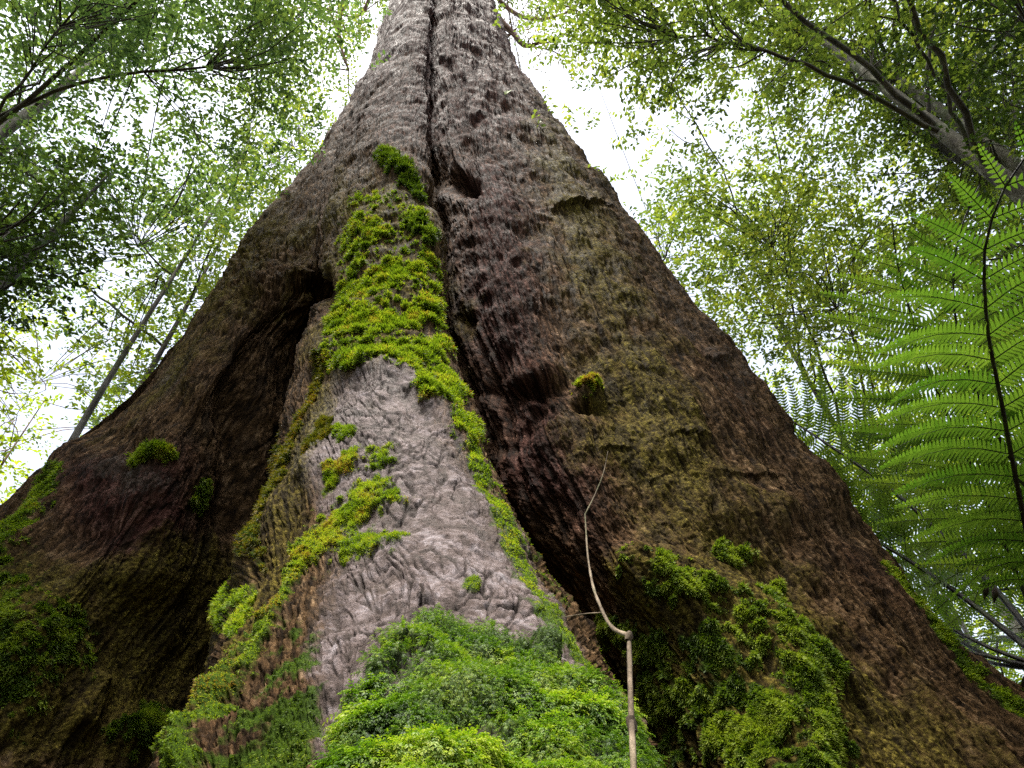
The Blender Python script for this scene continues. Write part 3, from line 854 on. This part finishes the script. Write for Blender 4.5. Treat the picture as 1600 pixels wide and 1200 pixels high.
# pix, distance, top height, radius, lean, leaf material, bark, label
TREES = [
    dict(k='r1', pix=(1500, 228), d=8.0, z1=15, r=.10, bark='lichen_bark', leaf='leaf_mid', label='lichen covered pale trunk slanting through the upper right canopy, the nearer of two'),
    dict(k='r2', pix=(1480, 180), d=10.0, z1=17, r=.10, bark='lichen_bark', leaf='leaf_mid', label='pale mossy trunk just above and behind the thicker lichen covered trunk at right'),
    dict(k='l1', pix=(205, 535), d=9.0, z1=15, r=.045, bark='grey_bark', leaf='leaf_cool', label='slender grey trunk with thin foliage left of the giant, rising past its left buttress'),
    dict(k='l2', pix=(285, 490), d=11.0, z1=15, r=.06, bark='twig', leaf='leaf_cool', label='thin dark sapling trunk close to the left edge of the giant'),
    dict(k='l3', pix=(20, 195), d=12.0, z1=19, r=.13, bark='lichen_bark', leaf='leaf_cool', label='pale trunk with dense green crown in the top left corner'),
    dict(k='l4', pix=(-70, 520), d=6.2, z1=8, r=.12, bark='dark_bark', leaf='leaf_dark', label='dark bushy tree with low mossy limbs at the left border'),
    dict(k='l5', pix=(520, 560), d=11, z1=30, r=.12, bark='dark_bark', leaf='leaf_mid', label='tree hidden behind the giant with yellow green crown left of the upper trunk'),
    dict(k='r3', pix=(960, 640), d=11.0, z1=30, r=.12, bark='dark_bark', leaf='leaf_mid', label='tree behind the giant with leafy sprays just right of the upper trunk'),
    dict(k='r4', pix=(1290, 640), d=11.0, z1=15, r=.06, bark='dark_bark', leaf='leaf_mid', label='olive green tree with thin dark stem beside the right rim of the giant'),
    dict(k='r5', pix=(1500, 850), d=13.0, z1=13, r=.13, bark='pale_bark', leaf='leaf_lime', label='bright grey stem standing behind the tree fern fronds at right'),
    dict(k='l6', pix=(60, 640), d=13.0, z1=10, r=.06, bark='pink_twig', leaf='leaf_lime', label='sunlit lime tree low at the left behind the left buttress'),
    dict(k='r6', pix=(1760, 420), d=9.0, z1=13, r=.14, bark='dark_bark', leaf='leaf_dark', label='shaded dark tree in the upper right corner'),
    dict(k='r7', pix=(1395, 800), d=10.0, z1=6.5, r=.07, bark='pale_bark', leaf='leaf_lime', label='crooked lime leaved sapling between fern fronds and the right rim'),
]
for t in TREES:
    t['tr'] = vert_trunk(t['pix'], np.array(t['d']), 0, t['z1'], t['r'], t.get('lean', (0, 0)))
    t['cl'] = []

# gaps where open sky shows: (u, v, ru, rv, strength)
GAPS = [(160, 190, 85, 45, 1.2), (300, 65, 34, 75, 1.0), (20, 620, 80, 65, .9), (160, 405, 45, 40, .9), (120, 480, 40, 25, .5), (235, 150, 40, 60, .7),
        (930, 235, 50, 60, 1.3), (860, 120, 42, 70, 1.1), (965, 290, 30, 40, 1.0), (810, 50, 40, 40, .8), (1100, 150, 60, 60, .7), (1080, 230, 50, 50, .6), (1290, 190, 60, 35, .95), (1400, 262, 85, 42, 1.1),
        (1370, 640, 45, 40, .9), (1215, 615, 45, 60, .6), (560, 60, 40, 60, .5), (280, 400, 60, 60, .25), (480, 160, 30, 60, .3), (1540, 740, 60, 60, .2), (1510, 790, 40, 40, .5),
        (1150, 110, 50, 40, .5), (1240, 240, 60, 30, .6), (1330, 560, 40, 30, .3), (60, 700, 50, 40, .2), (330, 250, 60, 80, .15)]


def density(u, v):
    d = 0.92 * np.ones_like(u)
    for a, b, ru, rv, s_ in GAPS:
        d = d - 1.25 * s_ * np.exp(-((u - a) / ru) ** 2 - ((v - b) / rv) ** 2)
    d += .55 * fbm(u / 110, v / 110, u * 0, 3, 401) - .06
    return np.clip(d, 0, 1)


def pick_tree(u, v, rv):
    """tree kind and distance for a clump at a photo position"""
    if u < 690:
        if u < 135 and 240 < v < 480 and rv < .4:
            return 'l4', 5.5 + 2.5 * rv
        if v > 470:
            return ('l6', 10 + 5 * rv) if (rv < .62 or u < 60) else (('l1', 8 + 3 * rv) if rv < .85 else ('l2', 10 + 2 * rv))
        if v < 180 and u < 290:
            return 'l3', 8 + 5 * rv
        if u > 320 and v < 300:
            return ('l3', 8 + 4 * rv) if rv < .5 else ('l2', 9 + 3 * rv)
        return ('l1', 8.5 + 3.5 * rv) if rv < .55 else (('l2', 10 + 3 * rv) if rv < .85 else ('l3', 9 + 4 * rv))
    if v > 560:
        return ('r5', 11 + 5 * rv) if u > 1420 else (('r7', 8.5 + 3 * rv) if rv < .4 else ('r5', 11 + 4 * rv))
    if u < 1060 and v < 320:
        return ('r1', 7 + 3 * rv) if rv < .6 else ('r4', 9 + 3 * rv)
    if u > 1430 and v < 260:
        return ('r6', 7 + 3 * rv) if rv < .35 else (('r2', 10.5 + 3 * rv) if rv < .8 else ('r1', 8.6 + rv))
    if v > 270 and u < 1420:
        return ('r4', 8.5 + 4 * rv) if rv < .75 else ('r5', 10 + 3 * rv)
    return ('r1', 7 + 3.5 * rv) if rv < .5 else ('r2', 8.5 + 4 * rv)


NCL = 3900
uu = RNG.uniform(-420, 2020, NCL * 2); vv = RNG.uniform(-420, 1130, NCL * 2)
keep = RNG.random(len(uu)) < density(uu, vv) ** 1.6
# nothing where only the giant stands in front, and less outside the frame
keep &= ~((uu > np.interp(vv, VR, uL) + 60) & (uu < np.interp(vv, VR, uR) - 60) & (vv > -60))
outside = (uu < -60) | (uu > 1660) | (vv < -60)
keep &= ~((uu > 1150) & (vv > 540)) | (RNG.random(len(uu)) < .75)
keep &= ~outside | (RNG.random(len(uu)) < .25)
uu = uu[keep][:NCL]; vv = vv[keep][:NCL]
TD = {t['k']: t for t in TREES}
for a, b in zip(uu, vv):
    rv = RNG.random()
    k, d = pick_tree(a, b, rv)
    for (x0, y0, x1, y1, dd) in ((1570, 285, 1215, 35, 8.2), (1540, 230, 1370, 85, 10.2), (130, 668, 295, 345, 9.3), (0, 225, 85, 125, 12.3)):
        t_ = min(1, max(0, ((a - x0) * (x1 - x0) + (b - y0) * (y1 - y0)) / ((x1 - x0) ** 2 + (y1 - y0) ** 2)))
        if math.hypot(a - x0 - t_ * (x1 - x0), b - y0 - t_ * (y1 - y0)) < 84 and RNG.random() < .97:
            d = max(d, dd + .8 + rv)
    mg = 35 + 620 / d if b < 400 else 45
    el = np.interp(b, VR, uL) - mg; er = np.interp(b, VR, uR) + mg
    if (b < 620 and (el < a < er)) or (b <= -60 and 470 < a < 900):
        if a < el + mg - 15 or a > er - mg + 15 or b <= -60:
            d = 4.9 / max(.12, float(ray(a, b)[1])) * (1 + .3 * rv)
            k = 'l5' if a < 690 else 'r3'
        else:
            continue
    TD[k]['cl'].append((a, b, d))


def foliage(C, dists, per, size, rngs, flat=.32, spread=.30):
    """leaf sprays around clump centres: short twiglets that each carry a handful of pointed leaves"""
    n = len(C)
    ds = np.ones(n) if dists is None else np.clip(dists / 8.5, .7, 2)
    P = []; Dv = []; Nv = []; L = []; T = []
    ct = RNG.normal(size=n) * .14
    nt_ = 9
    tw_c = np.repeat(C, nt_, 0) + RNG.normal(size=(n * nt_, 3)) * np.array([spread, spread, spread * flat]) * np.repeat(ds, nt_)[:, None]
    tw_d = unit(RNG.normal(size=(n * nt_, 3)) * np.array([1, 1, .35]) + np.array([0, 0, -.12]))
    tn = np.repeat(ct, nt_) + RNG.normal(size=n * nt_) * .08
    k = per // nt_
    a = np.repeat(tw_c, k, 0); dd = np.repeat(tw_d, k, 0)
    along = np.tile(np.linspace(-.5, .5, k), n * nt_)[:, None]
    side = unit(np.cross(dd, np.array([0, 0, 1.0])))
    sg = np.tile(np.where(np.arange(k) % 2, 1, -1), n * nt_)[:, None]
    m_ = len(a)
    P = a + dd * along * .26 * np.repeat(ds, nt_ * k)[:, None] + RNG.normal(size=(m_, 3)) * .012
    Dv = dd * .55 + side * sg * .8 + RNG.normal(size=(m_, 3)) * .28
    Nv = np.array([0, 0, 1.0]) + RNG.normal(size=(m_, 3)) * .5
    L = size * (.65 + .7 * RNG.random(m_)) * np.repeat(ds, nt_ * k) ** .7
    T = np.repeat(tn, k) + RNG.normal(size=m_) * .12
    return P, Dv, Nv, L, T


def build_tree(t, per=108, size=.060, tint=.45):
    cl = t['cl']
    root = thing(t.get('name', 'forest_tree'), (t['tr'][0, 0], t['tr'][0, 1], 0), t['label'], 'tree', 'trees around the giant')
    tb = Tubes(); tb.add(t['tr'], 10)
    tb.build('trunk', M[t['bark']], root)
    if not cl:
        return root
    cl = np.array(cl)
    C = at_d(cl[:, 0], cl[:, 1], cl[:, 2])
    P, Dv, Nv, L, T = foliage(C, cl[:, 2], per, size * t.get('ls', 1), None)
    v, f, tt = blades(P, Dv, Nv, L, L * .5, LEAF, T + tint, .0)
    mesh_from('crown', v, f, M[t['leaf']], root, smooth=False, attrs={'tint': np.clip(tt, 0, 1)})
    # limbs: clumps are grouped, each group hangs on one limb with its twigs
    K = max(2, min(14, len(C) // 22))
    cen = C[RNG.choice(len(C), K, replace=False)]
    for _ in range(6):
        lab = np.argmin(np.linalg.norm(C[:, None] - cen[None], axis=2), 1)
        cen = np.array([C[lab == q].mean(0) if (lab == q).any() else cen[q] for q in range(K)])
    tr = t['tr']
    for q in range(K):
        mem = C[lab == q]
        if len(mem) == 0:
            continue
        hd = np.linalg.norm(cen[q, :2] - np.interp(cen[q, 2], tr[:, 2], tr[:, 0]), axis=0) if False else np.hypot(cen[q, 0] - tr[0, 0], cen[q, 1] - tr[0, 1])
        za = np.clip(cen[q, 2] - .45 * hd, 1.2, tr[-1, 2] - .2)
        st = np.array([np.interp(za, tr[:, 2], tr[:, 0]), np.interp(za, tr[:, 2], tr[:, 1]), za])
        rr = min(np.interp(za, tr[:, 2], tr[:, 3]) * .55, .010 + .006 * hd)
        md = (st + cen[q]) / 2 + np.array([0, 0, .12 * hd]) + RNG.normal(size=3) * .08 * hd
        line = catmull([[*st, rr], [*md, rr * .6], [*cen[q], rr * .3]], 16)
        line[1:-1, :3] += RNG.normal(size=(14, 3)) * .02
        lb = Tubes(); lb.add(line, 6)
        for c in mem:
            j_ = min(15, max(3, int(np.argmin(np.linalg.norm(line[:, :3] - c, axis=1))) - 2))
            a = line[j_, :3]
            mid = (a + c) / 2 + RNG.normal(size=3) * .10 + np.array([0, 0, .05])
            lb.add(catmull([[*a, min(line[j_, 3] * .6, .013)], [*mid, .007], [*c, .0035]], 7), 4)
        lb.build('limb', M['twig'] if t['bark'] != 'pink_twig' else M['pink_twig'], root)
    return root


for t in TREES:
    tt_ = {'l6': .55, 'r5': .5, 'r7': .5, 'r6': .5, 'l4': .45, 'l5': .55, 'r4': .55}.get(t['k'], .45)
    build_tree(t, tint=tt_)

# the giant's own high limbs with thin reddish foliage, beside the top of its trunk
def giant_limb(pts, r0, tip_n):
    P = np.array([[*at_d(a, b, np.array(d)), r0 * (1 - .75 * i / (len(pts) - 1))] for i, (a, b, d) in enumerate(pts)])
    return catmull(P, 14)


gl = []
for pts in ([(640, -90, 26), (585, -20, 24), (560, 25, 23), (500, 10, 22)], [(640, -80, 26), (560, -40, 24), (530, 60, 22), (545, 110, 21)],
            [(735, -70, 26), (790, 10, 24), (850, 30, 22), (900, 15, 21)], [(735, -90, 26), (800, -30, 24), (830, -60, 22), (880, -90, 22)], [(740, -20, 20), (800, 50, 19), (835, 70, 18), (855, 60, 18)]):
    ln = giant_limb(pts, .09, 6)
    lb = Tubes(); lb.add(ln, 7)
    for q in range(12):
        a = ln[RNG.integers(4, 14), :3]; b = a + RNG.normal(size=3) * np.array([.7, .7, .35])
        lb.add(catmull([[*a, .022], [*((a + b) / 2 + RNG.normal(size=3) * .1), .014], [*b, .006]], 6), 4)
        gl.append(b)
    lb.build('limb', M['pink_twig'], giant)
gl = np.array(gl)
P, Dv, Nv, L, T = foliage(gl, None, 45, .13, None, .6, .38)
Dv = Dv + np.array([0, 0, -.6])
v, f, tt = blades(P, Dv, Nv, L, L * .2, LEAF, T + .5)
mesh_from('crown', v, f, M['leaf_gum'], giant, smooth=False, attrs={'tint': np.clip(tt, 0, 1)})

# the rest of the forest: foliage masses round about, too many and too far to tell apart
def ring(n, az0, az1, r0, r1, e0, e1, per, size):
    az = R(1) * RNG.uniform(az0, az1, n); rr = RNG.uniform(r0, r1, n); el = np.tan(R(1) * RNG.uniform(e0, e1, n))
    return np.stack([np.sin(az) * rr, np.cos(az) * rr, 1 + el * rr], 1)


Cf = ring(380, 24, 100, 15, 26, 2, 40, 0, 0)
Cl = ring(800, -100, -16, 15, 26, 2, 42, 0, 0)
Cb = ring(1500, 95, 265, 6, 13, 0, 48, 0, 0)  # unseen leaves behind the camera, added to keep low light off the trunk
parts = []
for C_, sz, sp, tn in ((Cf, .14, .75, .55), (Cl, .14, .75, .6), (Cb, .22, .7, .3)):
    P, Dv, Nv, L, T = foliage(C_, None, 36, sz, None, .5, sp)
    P = P[:] ; v, f, tt = blades(P, Dv, Nv, L, L * .5, LEAF, T + tn)
    parts.append((v, f, tt))
v, f, tt = join(parts)
o = mesh_from('forest_and_shade_ring', v, f, M['leaf_lime2'], smooth=False, attrs={'tint': np.clip(tt, 0, 1)})
o['kind'] = 'stuff'; o['label'] = 'sunlit mass of far forest leaves behind the nearer trees, with an unseen leaf ring added behind the camera'; o['category'] = 'forest'

# ------------------------------------------------------------------ tree ferns
def frond(pts, plen, parent, droop=.25, nleaf=26, start=.18, tint=.5, dead=0.0, r0=.011, spacing=.105, up=(0, 0, 1)):
    """one frond: rachis tube and two rows of pinnae, each cut into narrow leaflets"""
    P = np.array([at_d(a, b, np.array(d)) for a, b, d in pts])
    L = np.linalg.norm(np.diff(P, axis=0), axis=1).sum()
    n = int(L / spacing)
    C = catmull(P, n)
    T = unit(np.gradient(C, axis=0))
    upv = unit(P.mean(0) - CAM) * .75 + np.array([0, 0, .45])
    S = unit(np.cross(T, upv)); Nn = np.cross(S, T)
    tt = np.linspace(0, 1, n)
    parts = []
    jit = {q: RNG.normal(size=(n, 3)) for q in (-1, 1)}
    droop_j = {q: droop * np.clip(1 + .6 * RNG.normal(size=n), .1, 2.6) for q in (-1, 1)}
    for sgn in (-1, 1):
        for i in range(n):
            if tt[i] < start:
                continue
            x = (tt[i] - start) / (1 - start)
            pl = plen * (math.sin(math.pi * min(1, .22 + .78 * x) ** 1.05) ** .75 * .98 + .02) * (.92 + .16 * RNG.random())
            if pl < .02:
                continue
            dj = droop_j[sgn][i]
            d0 = unit(S[i] * sgn + T[i] * (.30 + .5 * x) + jit[sgn][i] * .10)
            m_ = max(5, int(nleaf * pl / plen))
            y = np.linspace(.02, 1, m_)
            cpos = C[i] + d0 * (y * pl)[:, None] + Nn[i] * (.05 * pl * np.sin(y * 3) - dj * pl * y ** 2)[:, None] - np.array([0, 0, 1.0]) * (.10 * pl * y ** 2)[:, None]
            td = unit(np.gradient(cpos, axis=0))
            sd = unit(np.cross(td, Nn[i]))
            ll = pl * .135 * (1 - y ** 2.2 * .85) * (.85 + .3 * RNG.random(m_)) + .002
            ww = np.full(m_, pl / m_ * .88)
            tn = np.clip(tint + .16 * RNG.normal() + .08 * RNG.normal(size=m_), 0, .95)
            if RNG.random() < dead:
                tn = tn * 0 + 1.0
            for s2 in (-1, 1):
                D = sd * s2 + td * .38 - Nn[i] * .15
                parts.append(blades(cpos, D, np.repeat(Nn[i][None], m_, 0) + RNG.normal(size=(m_, 3)) * .12, ll, ww, BLADE, tn))
    v, f, t = join(parts)
    o = mesh_from('frond', v, f, M['fern'], parent, attrs={'tint': np.clip(t, 0, 1)})
    rb = Tubes()
    rr = r0 * (1 - .85 * tt) + .0012
    rb.add(np.c_[C, rr], 7)
    for sgn in (-1, 1):                                  # fine midribs of the pinnae
        for i in range(n):
            if tt[i] < start:
                continue
            x = (tt[i] - start) / (1 - start)
            pl = plen * (math.sin(math.pi * min(1, .22 + .78 * x) ** 1.05) ** .75 * .98 + .02) * .9
            dj = droop_j[sgn][i]
            d0 = unit(S[i] * sgn + T[i] * (.30 + .5 * x) + jit[sgn][i] * .10)
            y = np.linspace(0, 1, 5)
            cp = C[i] + d0 * (y * pl)[:, None] + Nn[i] * (.05 * pl * np.sin(y * 3) - dj * pl * y ** 2)[:, None] - np.array([0, 0, 1.0]) * (.10 * pl * y ** 2)[:, None]
            rb.add(np.c_[cp, np.linspace(.0026, .0007, 5)], 3)
    rc = rb.build('rachis', M['rachis'], o)
    rc.matrix_parent_inverse = Matrix.Translation((0, 0, 0)) if False else o.matrix_world.inverted()
    rc.parent = o; rc.matrix_parent_inverse = Matrix.Identity(4)
    # both meshes hold world coordinates; the frond already sits under its fern's empty
    return o


def tree_fern(label, hub_pix, hub_d, fronds, trunk_r=.13, extra=5, elen=2.2):
    hub = at_d(*hub_pix, np.array(hub_d))
    root = thing('tree_fern', (hub[0], hub[1], 0), label, 'tree fern', 'tree ferns at the right of the giant')
    tb = Tubes()
    zs = np.linspace(-.1, hub[2], 22)
    tb.add(np.c_[hub[0] + .02 * np.sin(zs * 9), hub[1] + .02 * np.cos(zs * 7), zs, trunk_r * (1 + .12 * RNG.random(22))], 12)
    tb.build('trunk', M['fern_trunk'], root)
    for fr in fronds:
        kw = dict(fr); pts = kw.pop('pts'); pl = kw.pop('pl')
        frond([(hub_pix[0], hub_pix[1], hub_d)] + pts, pl, root, **kw)
    return root, hub


def to_pix(P):
    u, v = proj(P); return float(u), float(v), float(np.linalg.norm(P - CAM))


HUB = (1650, 1048); HD = 4.3
fern1, hub1 = tree_fern('big tree fern with dark arching stems and long green fronds at the right border', HUB, HD, [
    dict(pts=[(1608, 850, 3.75), (1567, 640, 3.35), (1540, 480, 3.1), (1542, 370, 3.0), (1580, 275, 2.95), (1650, 190, 2.95)], pl=.48, nleaf=30, tint=.28, start=.2, r0=.013),
    dict(pts=[(1640, 900, 4.0), (1600, 760, 3.9), (1520, 600, 3.85), (1490, 470, 3.85), (1500, 360, 3.9), (1530, 290, 4.0)], pl=.50, nleaf=28, tint=.35, start=.2),
    dict(pts=[(1592, 905, 4.2), (1505, 700, 4.1), (1455, 590, 4.05), (1420, 480, 4.05), (1400, 400, 4.05), (1394, 345, 4.05)], pl=.58, nleaf=30, tint=.72, start=.2, dead=.015),
    dict(pts=[(1590, 962, 4.5), (1480, 842, 4.8), (1380, 755, 5.1), (1290, 692, 5.4), (1225, 650, 5.7), (1170, 615, 6.0)], pl=.62, nleaf=30, tint=.72, start=.22, r0=.017),
    dict(pts=[(1590, 1000, 4.5), (1480, 915, 4.75), (1365, 843, 5.05), (1290, 805, 5.4), (1220, 780, 5.8)], pl=.55, nleaf=30, tint=.75, start=.22, r0=.017),
    dict(pts=[(1560, 1018, 4.5), (1475, 978, 4.8), (1400, 955, 5.2), (1330, 950, 5.7)], pl=.42, nleaf=24, tint=.55, start=.45, up=(0, -.1, 1)),
    dict(pts=[(1560, 1030, 4.5), (1480, 992, 4.9), (1400, 975, 5.5), (1330, 980, 6.1)], pl=.40, nleaf=22, tint=.5, start=.5, up=(0, 0, 1)),
    dict(pts=[(1570, 1040, 4.5), (1520, 1028, 4.8), (1450, 1030, 5.3), (1390, 1045, 5.8)], pl=.38, nleaf=22, tint=.45, start=.5, up=(0, 0, 1)),
])
for az, ln in ((20, 2.4), (65, 2.3), (110, 2.2), (-40, 2.3), (-85, 2.0)):          # fronds to the sides and back, partly outside the frame
    a = R(az)
    Ps = [hub1 + np.array([math.cos(a) * ln * t, math.sin(a) * ln * t, .95 * t * ln * (1 - .75 * t)]) for t in (0, .25, .5, .75, 1)]
    frond([to_pix(p) for p in Ps], .42, fern1, nleaf=24, tint=.45, start=.2)
fern2, hub2 = tree_fern('farther tree fern with pale feathery fronds showing through between the dark stems', (1740, 930), 7.0, [
    dict(pts=[(1650, 800, 6.8), (1560, 700, 6.7), (1470, 650, 6.7), (1380, 640, 6.8)], pl=.5, nleaf=22, tint=.62, start=.15, up=(0, -.6, .8)),
    dict(pts=[(1640, 860, 7.0), (1540, 800, 7.1), (1440, 790, 7.3), (1350, 810, 7.5)], pl=.5, nleaf=22, tint=.62, start=.15, up=(0, -.4, .9)),
    dict(pts=[(1650, 920, 7.1), (1550, 890, 7.3), (1460, 890, 7.6), (1370, 910, 8.0)], pl=.5, nleaf=22, tint=.6, start=.15, up=(0, -.3, .9)),
])
for az, ln in ((0, 2.3), (60, 2.3), (120, 2.2), (-60, 2.2)):
    a = R(az)
    Ps = [hub2 + np.array([math.cos(a) * ln * t, math.sin(a) * ln * t, .95 * t * ln * (1 - .75 * t)]) for t in (0, .25, .5, .75, 1)]
    frond([to_pix(p) for p in Ps], .42, fern2, nleaf=20, tint=.5, start=.2)

# withered curled leaflets hanging on the lowest long stem
wl = Tubes()
for (a, b) in ((1536, 907), (1551, 912)):
    p = at_d(a, b, np.array(4.55)); q = at_d(a + 4, b + 14, np.array(4.55)); e = at_d(a + 2, b + 30, np.array(4.56))
    wl.add(catmull([[*p, .002], [*q, .016], [*e, .003]], 9), 6)
p0 = at_d(1545, 888, np.array(4.5)); p1 = at_d(1545, 912, np.array(4.55))
wl.add(catmull([[*p0, .0015], [*((p0 + p1) / 2), .0015], [*p1, .0015]], 5), 4)
wl.build('withered_pinna', M['dead_leaf'], fern1)

# ------------------------------------------------------------------ the dry stem in front of the right buttress
st = [(995, 1330, .72, .0046), (990, 1200, .80, .0043), (985, 1080, .92, .0040), (983, 1000, 1.02, .0040)]
st2 = [(983, 993, 1.02, .0042), (962, 985, 1.06, .0034), (935, 940, 1.15, .0028), (920, 880, 1.28, .0021), (914, 803, 1.42, .0016)]
st3 = [(914, 804, 1.42, .0018), (930, 772, 1.48, .0015), (944, 735, 1.54, .0012), (950, 705, 1.58, .0008)]
dr = thing('dry_stem', (*at_d(995, 1330, np.array(.72))[:2], 0), 'thin bare crooked stem rising in front of the right buttress beside the moss mound', 'stem')
tb = Tubes()
for k, ln in enumerate((st, st2, st3)):
    P = np.array([[*at_d(a, b, np.array(d)), r] for a, b, d, r in ln])
    if k == 0:
        P = np.r_[[[P[0, 0] + .02, P[0, 1] - .02, 0, .008]], P]
    L_ = catmull(P, 40); L_[:, 3] *= .82; L_[:, 3] *= 1 + .12 * RNG.normal(size=40); tb.add(L_, 8)
kn = at_d(983, 994, np.array(1.02)); tb.add([[*(kn - [0.003, 0, .006]), .004], [*kn, .0058], [*(kn + [.002, 0, .006]), .003]], 8)
kn = at_d(987, 1132, np.array(.868)); tb.add([[*(kn - [0, 0, .008]), .005], [*kn, .0058], [*(kn + [0, 0, .008]), .005]], 8)
tb.build('stem', M['dry_stem'], dr)
tb = Tubes()
P = np.array([[*at_d(a, b, np.array(d)), r] for a, b, d, r in ((945, 957, 1.13, .0011), (915, 959, 1.17, .0009), (882, 964, 1.22, .0006))])
tb.add(catmull(P, 8), 5)
tb.build('side_twig', M['dry_stem'], dr)

# a single fresh leaf pair that sprouts from the bark high on the right side
kk = np.argmin(np.where(rface, (pu - 790) ** 2 + (pv - 150) ** 2, 1e12)); kp = GD.reshape(-1, 3)[kk] + NR.reshape(-1, 3)[kk] * .02
v, f, t = blades(np.repeat(kp[None], 4, 0), np.array([[.3, -.3, 1], [-.2, -.4, -.8], [.8, -.4, .3], [-.7, -.5, .5]]), np.repeat(np.array([[0, -1.0, .2]]), 4, 0), np.full(4, .10), np.full(4, .06), LEAF, np.full(4, .5))
tag(mesh_from('sprout', v, f, M['moss_hair'], attrs={'tint': t}), 'tiny yellow green sprout growing from the dark bark high on the trunk', 'plant')

# ------------------------------------------------------------------ forest floor
mt, nt, out = mat('forest_floor')
tc = nd(nt, 'TexCoord'); n1 = nd(nt, 'TexNoise', i_Scale=3.0, i_Detail=8.0); nt.links.new(tc.outputs['Object'], n1.inputs['Vector'])
p = nd(nt, 'BsdfPrincipled', i_Roughness=.9)
nt.links.new(ramp(nt, n1.outputs[0], [(.35, (.02, .014, .009)), (.5, (.05, .036, .022)), (.62, (.035, .045, .012)), (.72, (.09, .065, .04))]), p.inputs['Base Color'])
b = nd(nt, 'Bump', i_Strength=.8, i_Distance=.05); nt.links.new(n1.outputs[0], b.inputs['Height']); nt.links.new(b.outputs[0], p.inputs['Normal'])
nt.links.new(p.outputs[0], out.inputs[0])
g = np.concatenate([-np.geomspace(600, .5, 40), np.geomspace(.5, 600, 40)])
gx, gy = np.meshgrid(g, g + 4, indexing='ij')
gz = .10 * fbm(gx * .35, gy * .35, gx * 0, 3, 501) - .04
n = len(g)
i = np.arange(n - 1)[:, None] * n; j = np.arange(n - 1)[None]
o = mesh_from('ground', np.stack([gx, gy, gz], -1).reshape(-1, 3), np.stack([i + j, i + n + j, i + n + j + 1, i + j + 1], -1).reshape(-1, 4), mt)
o['kind'] = 'structure'

# ------------------------------------------------------------------ light
SUN_EL, SUN_AZ = 76.0, 195.0       # azimuth measured from straight ahead towards the right
w = bpy.data.worlds.new("World"); SC.world = w; w.use_nodes = True
nt = w.node_tree; nt.nodes.clear()
sky = nd(nt, 'TexSky', sky_type='NISHITA', sun_disc=False)
sky.sun_elevation = R(SUN_EL); sky.sun_rotation = R(SUN_AZ)
sky.dust_density = 3.0; sky.air_density = 1.0
hs = nd(nt, 'HueSaturation', i_Saturation=.5)
bg = nd(nt, 'Background', i_Strength=.09)
wo = nd(nt, 'OutputWorld')
nt.links.new(sky.outputs[0], hs.inputs['Color']); nt.links.new(hs.outputs[0], bg.inputs['Color']); nt.links.new(bg.outputs[0], wo.inputs[0])
sd = bpy.data.lights.new('sun', 'SUN'); sd.energy = 1.9; sd.angle = R(12); sd.color = (1, .95, .86)
so = bpy.data.objects.new('sun', sd); COL.objects.link(so)
dirv = Vector((math.sin(R(SUN_AZ)) * math.cos(R(SUN_EL)), math.cos(R(SUN_AZ)) * math.cos(R(SUN_EL)), math.sin(R(SUN_EL))))
so.rotation_euler = dirv.to_track_quat('Z', 'Y').to_euler()
so.location = (0, 0, 60)

SC.view_settings.view_transform = 'Standard'
SC.view_settings.look = 'None'
SC.view_settings.exposure = 2.4
SC.view_settings.gamma = 1
SC.render.engine = 'CYCLES'
SC.cycles.max_bounces = 6
SC.cycles.diffuse_bounces = 3
SC.cycles.glossy_bounces = 2
SC.cycles.transmission_bounces = 4
SC.cycles.use_denoising = False
SC.cycles.caustics_reflective = False
SC.cycles.caustics_refractive = False
